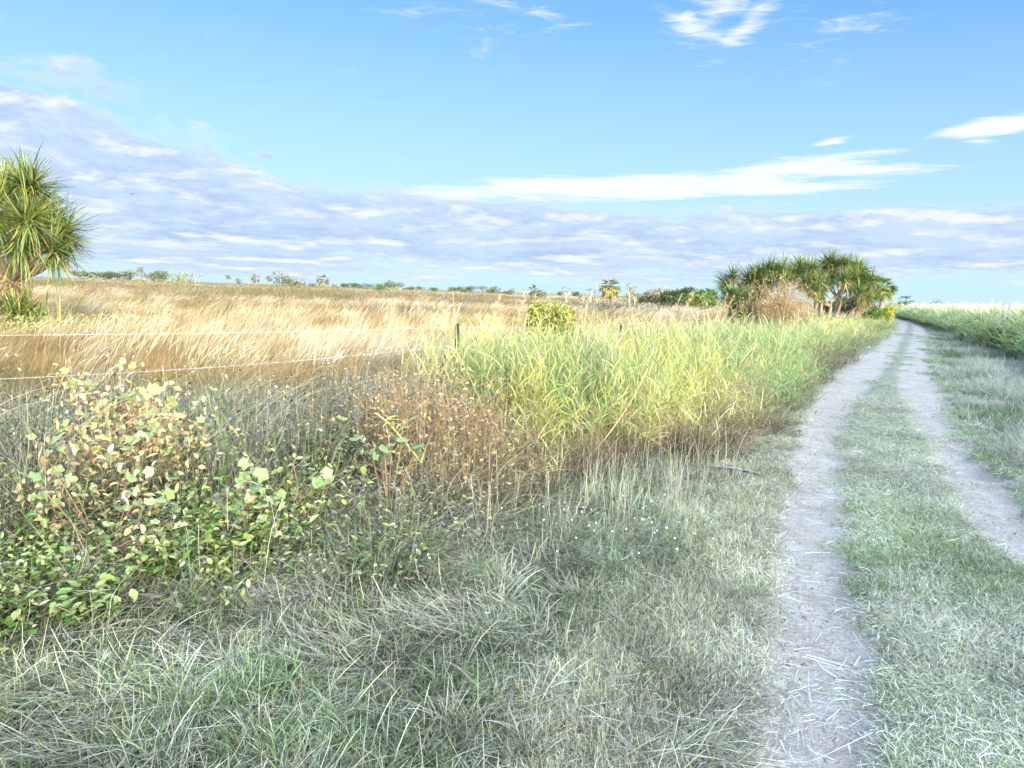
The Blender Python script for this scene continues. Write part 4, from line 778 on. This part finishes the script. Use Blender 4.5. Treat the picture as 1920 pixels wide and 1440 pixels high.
# scattered scrub in the paddock
SB = [twigball('scrub', 30, .8, .8, [(.24,.19,.11), (.32,.26,.15), (.2,.17,.11)], [(.27,.25,.12), (.2,.19,.1), (.36,.3,.16)], 2, .012) for _ in range(4)] + [twigball('grey_scrub', 28, .8, .55, [(.16,.15,.13), (.22,.2,.17)], [(.18,.17,.13), (.22,.22,.12)], 2, .012) for _ in range(2)]
def zone(px, py, n, rpx, rY): g = gnd(px, py); r = rpx/FPX*g[1]; return np.column_stack([rng.normal(g[0], r, n), rng.normal(g[1], rY, n)])
zs = [zone(430, 566, 110, 50, 7), zone(540, 566, 140, 60, 6), zone(620, 572, 70, 45, 5), zone(760, 566, 60, 40, 7), zone(240, 548, 50, 50, 14), zone(330, 560, 30, 60, 8), zone(880, 572, 40, 50, 7)]
zg = [zone(1080, 590, 60, 45, 5), zone(1170, 590, 60, 55, 5), zone(850, 580, 24, 60, 5), zone(1330, 592, 30, 40, 4), zone(740, 600, 16, 50, 3)]
xy = np.concatenate(zs+zg); n1 = sum(len(z) for z in zs); n = len(xy); idx = np.where(np.arange(n) < n1, rng.integers(0, 4, n), rng.integers(4, 6, n)); u_ok = SU(xy)[1] < cv(FN, SU(xy)[0])-1.5; xy, idx = xy[u_ok], idx[u_ok]
scatter('paddock_scrub', SB, xy, np.column_stack([rng.uniform(1.2, 2.2, len(xy))]*2+[rng.uniform(1.2, 2.0, len(xy))]), tints(len(xy), .12), idx, label='patches of brown and grey scrub scattered through the golden paddock', cat='scrub')

# ---------------------------------------------------------------- wire fence
fp = [foot(-260, 4.9)]+[gnd(855, 624, 1.13)*[1, 1, 0], gnd(1165, 613, 1.13)*[1, 1, 0], gnd(1312, 607, 1.13)*[1, 1, 0]]
for s_ in (19, 23.5, 28, 32.5, 37): x_, y_ = to_xy(s_, float(cv(FN, s_))); fp.append(np.array([x_, y_, 0]))
fp = [np.array([p[0], p[1], Z(p)]) for p in fp]
fr = empty('wire_fence', fp[1], 'two strand wire fence on black steel pickets between weeds and paddock', 'fence')
def metal(name, c, rough, met):
    m = bpy.data.materials.new(name); t = mat_nodes(m); p = t.nodes.new('ShaderNodeBsdfPrincipled'); o = t.nodes.new('ShaderNodeOutputMaterial'); nz = t.nodes.new('ShaderNodeTexNoise'); nz.inputs['Scale'].default_value = 60
    mr = t.nodes.new('ShaderNodeMix'); mr.data_type = 'RGBA'; mr.inputs[6].default_value = (*[q*.7 for q in c], 1); mr.inputs[7].default_value = (*[min(1, q*1.3) for q in c], 1); t.links.new(nz.outputs['Fac'], mr.inputs[0])
    t.links.new(mr.outputs[2], p.inputs['Base Color']); p.inputs['Roughness'].default_value = rough; p.inputs['Metallic'].default_value = met; t.links.new(p.outputs[0], o.inputs[0]); return m
M_PICKET = metal('black_steel', (.02,.02,.024), .5, .2); M_WIRE = metal('galvanised_wire', (.60,.60,.58), .5, .3)
for i, p in enumerate(fp):
    mb = MB(); h = (1.17 if i < 2 else 1.14) if i < 4 else .8; lean = np.array([rng.normal(0, .02), rng.normal(0, .02), 0])
    for k in range(3):                                     # three flanges of a star picket
        a = k*2*PI/3+.4; d = np.array([math.cos(a), math.sin(a), 0])*.030; q = np.array([-math.sin(a), math.cos(a), 0])*.004
        v = np.array([p-q, p+q, p+d+q, p+d-q, p-q+[0, 0, h]+lean, p+q+[0, 0, h]+lean, p+d+q+[0, 0, h-.01]+lean, p+d-q+[0, 0, h-.01]+lean]); v[:4, 2] -= .3
        mb.add(v, np.array([[0, 1, 5, 4], [1, 2, 6, 5], [2, 3, 7, 6], [3, 0, 4, 7], [4, 5, 6, 7]]), np.full((8, 3), .02))
    part(mb, 'picket', M_PICKET, fr)
def wire(hs_, r, first):
    pts = []
    for i in range(len(fp)-1):
        a, b_ = fp[i]+[0, 0, hs_[min(i, len(hs_)-1)]], fp[i+1]+[0, 0, hs_[min(i+1, len(hs_)-1)]]; t = np.linspace(0, 1, 24, endpoint=False)[:, None]
        q = a*(1-t)+b_*t; q[:, 2] -= (.03 if i else first)*np.sin(PI*t[:, 0]); pts.append(q)
    pts = np.concatenate(pts+[fp[-1][None]+[0, 0, hs_[-1]]]); mb = MB(); tube(mb, pts, r, (.7,.7,.7), 5, 0)
    seg = np.linalg.norm(np.diff(pts, axis=0), axis=1); L = np.concatenate([[0], np.cumsum(seg)]); n = int(L[-1]/.13); l_ = np.linspace(0.05, L[-1]-.05, n); c = np.column_stack([np.interp(l_, L, pts[:, k]) for k in range(3)])
    for k in range(2): strips(mb, c-np.array([0, 0, .009]), rng.uniform(0, 2*PI, n), rng.uniform(0, 1.2, n), 0, .026, .005, (.7,.7,.7), (.7,.7,.7), 1, 'stem')
    part(mb, 'wire', M_WIRE, fr)
wire([1.12, 1.13, 1.12, 1.12, .88], .0017, .02); wire([.80, .93, .86, .86, .7], .0017, .05)

# ---------------------------------------------------------------- vine covered post with the yellow creeper
b = at(1030, 640, 10.2); b[2] = Z(b); rt = empty('creeper_clump', b, 'block shaped yellow green creeper swallowing a fence post', 'creeper')
mb = MB(); tube(mb, [b-[0, 0, .1], b+[.02, 0, .7], b+[0, 0, 1.25]], .05, (.3,.25,.2), 7)
for _ in range(14): e = b+np.array([rng.uniform(-.33, .33), rng.uniform(-.25, .25), rng.uniform(.9, 1.3)]); tube(mb, bez(b+[0, 0, .05], b+[rng.normal(0, .25), rng.normal(0, .2), .5], e-[0, 0, .2], e, 8), .006, (.3,.28,.14), 4)
part(mb, 'stems', M_BARK, rt); m = MB(); n = 9500; q = rng.uniform(-1, 1, (n, 3)); q = np.sign(q)*np.abs(q)**.75; q /= np.maximum(1, np.linalg.norm(q, axis=1)/1.32)[:, None]
P0 = b+np.array([0, 0, .82])*1.02+q*np.array([.29, .28, .56])*(1+.10*(vn(q[:, 0]*4+7, q[:, 2]*4, 3)[:, None]-.3)); k = pick([(.42,.44,.09), (.34,.40,.08), (.5,.5,.14), (.24,.32,.07), (.46,.42,.16)], n, jit=.2)
strips(m, P0, rng.uniform(0, 2*PI, n), rng.uniform(.6, 2.6, n), rng.normal(.3, .4, n), rng.uniform(.03, .07, n), rng.uniform(.012, .028, n), k*.9, k*1.15, 3, 'leaf', rng.uniform(-1, 1, n), .3); part(m, 'foliage', M_L, rt)

# ---------------------------------------------------------------- shrubs with big lobed leaves
def lobed(mb, c, nrm_az, nrm_t, size, col, spin):
    n = len(c); m = 20; th = np.linspace(0, 2*PI, m, endpoint=False)
    r = .74+.20*np.abs(np.cos(2.5*th))+.04*np.cos(10*th); r = r*(1-.45*np.exp(-((th-PI)/.35)**2))
    out_ = np.stack([r*np.cos(th), r*np.sin(th), .10*np.cos(5*th)-.16*r**2], 1); out_ = np.concatenate([[[0, 0, 0]], out_])
    N_ = np.stack([np.sin(nrm_t)*np.cos(nrm_az), np.sin(nrm_t)*np.sin(nrm_az), np.cos(nrm_t)], 1); A = np.cross(N_, np.array([.3, .2, 1.])); A /= np.linalg.norm(A, axis=1)[:, None]; B = np.cross(N_, A)
    ca, sa = np.cos(spin)[:, None], np.sin(spin)[:, None]; A, B = A*ca+B*sa, B*ca-A*sa
    V = c[:, None]+size[:, None, None]/2*(out_[None, :, :1]*A[:, None]+out_[None, :, 1:2]*B[:, None]+out_[None, :, 2:]*N_[:, None])
    C = np.repeat(col[:, None], m+1, 1)*(1+.12*rng.normal(0, 1, (n, m+1, 1))); C[:, 0] *= .9
    j = np.arange(0, m, 2); F_ = np.stack([np.zeros_like(j), 1+j, 1+(j+1) % m, 1+(j+2) % m], 1)
    mb.add(V, (np.arange(n)*(m+1))[:, None, None]+F_[None], np.clip(C, .01, .9))
def lobeshrub(pts, n, spread, sz, label, pal, drypal=None, ndry=0):
    c0 = np.mean([p for p in pts], 0); b = np.array([c0[0], c0[1], 0]); b[2] = Z(b); root = empty('lobed_leaf_shrub', b, label, 'shrub', None); mb = MB(); L = []
    for p in pts:
        k = max(1, n//len(pts)); q = p+rng.normal(0, 1, (k, 3))*np.array([spread, spread, spread*.8]); L.append(q)
        for e in q[::2]: tube(mb, bez(b+[rng.normal(0, .05), rng.normal(0, .05), 0], b+(e-b)*[.3, .3, .5], e-[0, 0, .08], e, 7), np.linspace(.005, .002, 7), (.30,.20,.12), 4)
    q = np.concatenate(L); part(mb, 'stems', M_BARK, root); m = MB(); k = len(q)
    lobed(m, q, rng.uniform(-PI, 0, k)+rng.normal(0, .4, k), np.abs(rng.normal(.75, .4, k)), sz*rng.uniform(.55, 1.2, k), pick(pal, k, jit=.15), rng.uniform(0, 2*PI, k)); part(m, 'leaves', M_L, root)
    if ndry:
        m = MB(); i = rng.integers(0, k, ndry); p = q[i]+rng.normal(0, spread*.7, (ndry, 3))-[0, 0, spread*.6]; kk = pick(drypal, ndry, jit=.25)
        strips(m, p, rng.uniform(0, 2*PI, ndry), rng.uniform(.5, 2.8, ndry), rng.normal(.8, .6, ndry), rng.uniform(.03, .07, ndry), rng.uniform(.015, .035, ndry), kk, kk*1.1, 4, 'leaf', rng.uniform(-1, 1, ndry), .5); part(m, 'dry_leaves', M_DRY, root)
PY_ = [(.46,.50,.16), (.54,.54,.20), (.38,.46,.18), (.32,.42,.2)]
PL_ = [(.32,.44,.20), (.26,.38,.16), (.40,.48,.26)]
DRYP = [(.44,.34,.20), (.56,.47,.31), (.32,.23,.13), (.5,.44,.24)]
lobeshrub([at(x, y, 4.7+dy) for x, y, dy in ((180,740,.2),(230,760,0),(310,750,.2),(290,790,-.1),(150,790,0),(200,830,-.3),(260,840,-.3),(330,800,0),(130,830,-.2),(240,735,.3))], 130, .10, .085, 'yellowing lobed leaf shrub with crisp brown leaves, top left of the thicket', PY_, DRYP, 900)
lobeshrub([at(x, y, 4.2) for x, y in ((462,935),(485,950),(470,905),(500,965),(455,960))], 30, .06, .088, 'pale green lobed leaf plant at the front of the thicket, brightest of its kind', PL_, DRYP, 20)
lobeshrub([at(x, y, 4.5) for x, y in ((575,865),(600,885),(560,910),(590,935),(605,900))], 16, .05, .095, 'tall sprig of lobed leaves right of the brightest pale plant', PL_)
lobeshrub([at(x, y, 4.9) for x, y in ((715,830),(740,850),(700,845),(765,835))], 14, .06, .09, 'darker green lobed leaf plant beneath the bent cane stalk', [(.24,.36,.16), (.30,.42,.2)])
lobeshrub([at(x, y, 4.1) for x, y in ((490,1000),(470,1020),(500,985))], 8, .04, .08, 'small yellowish lobed seedling below the brightest pale plant', PY_[2:]+PL_[:1])
lobeshrub([at(x, y, 4.0) for x, y in ((280,925),(60,1000),(330,965),(110,900))], 40, .10, .07, 'low pale lobed leaves on straw below the yellowing shrub', PY_[2:]+PL_, DRYP, 160)

# ---------------------------------------------------------------- stalks and twigs that stand out singly
def stalk(name, pts, r, c, label, cat, leaves=(), plume=False, group=None):
    mb = MB(); P_ = np.array(pts); root = empty(name, P_[0], label, cat, group); t = np.linspace(0, 1, 16); k = len(P_)
    Q = np.column_stack([np.interp(t*(k-1), np.arange(k), P_[:, j]) for j in range(3)]) if k != 4 else bez(*P_, 16)
    tube(mb, Q, np.linspace(r, r*.45, 16), c, 5); part(mb, 'stem', M_DRY, root)
    if leaves:
        m = MB(); n = leaves[0]; i = rng.integers(3, 16, n); kk = pick(leaves[1], n, jit=.15)
        strips(m, Q[i], rng.uniform(0, 2*PI, n), rng.uniform(.5, 1.8, n), rng.uniform(.2, 1.2, n), leaves[2]*rng.uniform(.6, 1.2, n), leaves[3], kk*.9, kk*1.15, 5, 'blade', rng.uniform(-.6, .6, n), .3); part(m, 'leaf_blades', M_L, root)
    if plume:
        m = MB(); n = 60; i = rng.integers(10, 16, n); kk = pick([(.60,.48,.30), (.66,.56,.38)], n)
        strips(m, Q[i], rng.uniform(0, 2*PI, n), rng.uniform(.1, .8, n), rng.uniform(.1, .6, n), .09*rng.uniform(.6, 1.2, n), .004, kk, kk, 3, 'stem'); part(m, 'seed_head', M_DRY, root)
    return root
b = at(790, 1010, 5.0); b[2] = Z(b)
stalk('bent_cane_stalk', [at(705, 775, 5.1), at(735, 795, 5.0), at(760, 830, 4.9), at(790, 868, 4.85)], .008, (.50,.48,.20), 'thick bent cane stalk with yellowing blades across the thicket', 'stalk', (16, [(.46,.50,.16), (.54,.52,.2), (.3,.42,.16)], .16, .018))
stalk('arching_reed_stem', [at(1075, 880, 6.6), at(1120, 850, 6.5), at(1180, 770, 6.6), at(1215, 690, 6.9)], .006, (.48,.42,.24), 'long arching reed stem leaning out of the tall grass', 'stalk', (6, [(.30,.42,.16)], .2, .014))
stalk('leaning_reed_stem', [foot(945, 6.3), at(930, 800, 6.3), at(880, 700, 6.8), at(845, 640, 7.3)], .006, (.52,.50,.22), 'yellow leaning reed stem crossing the near black picket', 'stalk', (14, [(.50,.52,.16), (.4,.46,.16)], .18, .012))
sp_ = [(1262,560,640,1250,11.5),(1290,548,640,1262,12),(1275,575,640,1268,11.5),(1350,556,610,1336,15),(1362,560,615,1352,15.5),(1345,575,620,1342,15),(1095,560,640,1070,10.5),(922,565,700,905,8.6),(975,555,640,960,10),(1178,590,650,1165,11),(745,590,700,760,8.8),(820,640,720,812,8.2)]
for i, (xt, yt, yb, xb, Y) in enumerate(sp_):
    f = foot(xb-10, Y); stalk('seed_stalk', [f, (f+at(xb, yb, Y))/2+[0, 0, .3], at((xb+xt)/2, (yb+yt)/2, Y), at(xt+14, yt-2, Y)], .004, (.60,.48,.28), 'tall tan seed stalk rising above the grass along the fence, %s from the left' % ordn(sorted(range(len(sp_)), key=lambda q: sp_[q][0]).index(i)), 'seed stalk', plume=True, group='tall tan seed stalks by the fence')
b = foot(832, 8.4); twiggy('bare_weed', b, 1.75, .12, 'wiry leafless weed rising above the skyline left of the black picket', 'weed', [(.42,.38,.30), (.34,.3,.24)], 4, .006, levels=3, lean=.1)
# dry palm leaf dropped beside the left rut
P_ = [gnd(1326, 876, .05), gnd(1375, 880, .06), gnd(1430, 893, .07), gnd(1480, 907, .05), gnd(1530, 921, .02)]; P_ = [p+[0, 0, Z(p)] for p in P_]
rt = empty('fallen_leaf_stalk', P_[2], 'long grey dry cane leaf lying from the verge onto the left rut', 'fallen stalk'); mb = MB(); t = np.linspace(0, 4, 24); Q = np.column_stack([np.interp(t, range(5), [p[j] for p in P_]) for j in range(3)])
tube(mb, Q, np.linspace(.012, .004, 24), (.34,.32,.26), 6); part(mb, 'stalk', M_DRY, rt); mb = MB()
d = Q[9]-Q[0]; L = np.linalg.norm(d); strips(mb, Q[:1]+[0, 0, .012], [math.atan2(d[1], d[0])], [1.5], .05, L*1.1, .055, (.52,.54,.52), (.44,.45,.42), 8, 'leaf', 0, .25); part(mb, 'blade', M_DRY, rt)
mb = MB(); tube(mb, [gnd(1352, 868, .1), gnd(1372, 872, .12), gnd(1392, 884, .08)], .006, (.56,.50,.36), 5); part(mb, 'side_stem', M_DRY, rt)
# little white globe flowers in the verge
fl = []
ctr = gnd(1165, 1020)
for i in range(50):
    x_, y_ = (ctr[0]+rng.normal(0, .42), ctr[1]+rng.normal(0, .42)) if i < 48 else (rng.uniform(-1.6, 0), rng.uniform(3.4, 4.2)); s_, u_ = to_su(x_, y_)
    if u_ > cv(LL, s_)-.25: continue
    h = rng.uniform(.07, .15)
    if i < 4:
        b = np.array([x_, y_, Z((x_, y_))]); rt = empty('globe_flower', b, 'tiny white globe flower on a thin stem in the green verge', 'flower', 'white globe flowers in the verge'); mb = MB(); tube(mb, [b-[0, 0, .01], b+[.004, 0, .06], b+[0, .004, .12]], .0012, (.2,.3,.1), 4); part(mb, 'stem', M_BARK, rt)
        mb = MB(); a = np.linspace(0, PI, 7); tube(mb, np.column_stack([np.zeros(7), np.zeros(7), -np.cos(a)*.0065])+b+[0, 0, .125], np.sin(a)*.0058+.0002, (.80,.78,.72), 8, .03); part(mb, 'flower_head', M_DRY, rt); fl.append(rt)
    else:
        src = fl[i % len(fl)]; r2 = src.copy(); COL.objects.link(r2); r2.location = (x_, y_, Z((x_, y_))); r2.scale = (1.1, 1.1, h/.12)
        for ch in src.children: c_ = ch.copy(); COL.objects.link(c_); c_.parent = r2
# a bird gliding in front of the left cloud
p = at(247, 364, 120.); mb = MB(); strips(mb, np.array([p, p]), [.15, PI+.15], [1.2, 1.2], [.5, .5], .75, .22, (.08,.08,.08), (.06,.06,.06), 5, 'strap', 0, 0); tube(mb, [p-[0, .3, 0], p, p+[0, .3, .02]], [.02, .09, .03], (.08,.08,.08), 6)
tag(mb.obj('bird', M_DRY), 'small dark bird gliding before the left clouds', 'bird')
print('SCATTER', SCAT, sum(n for _, n in SCAT))
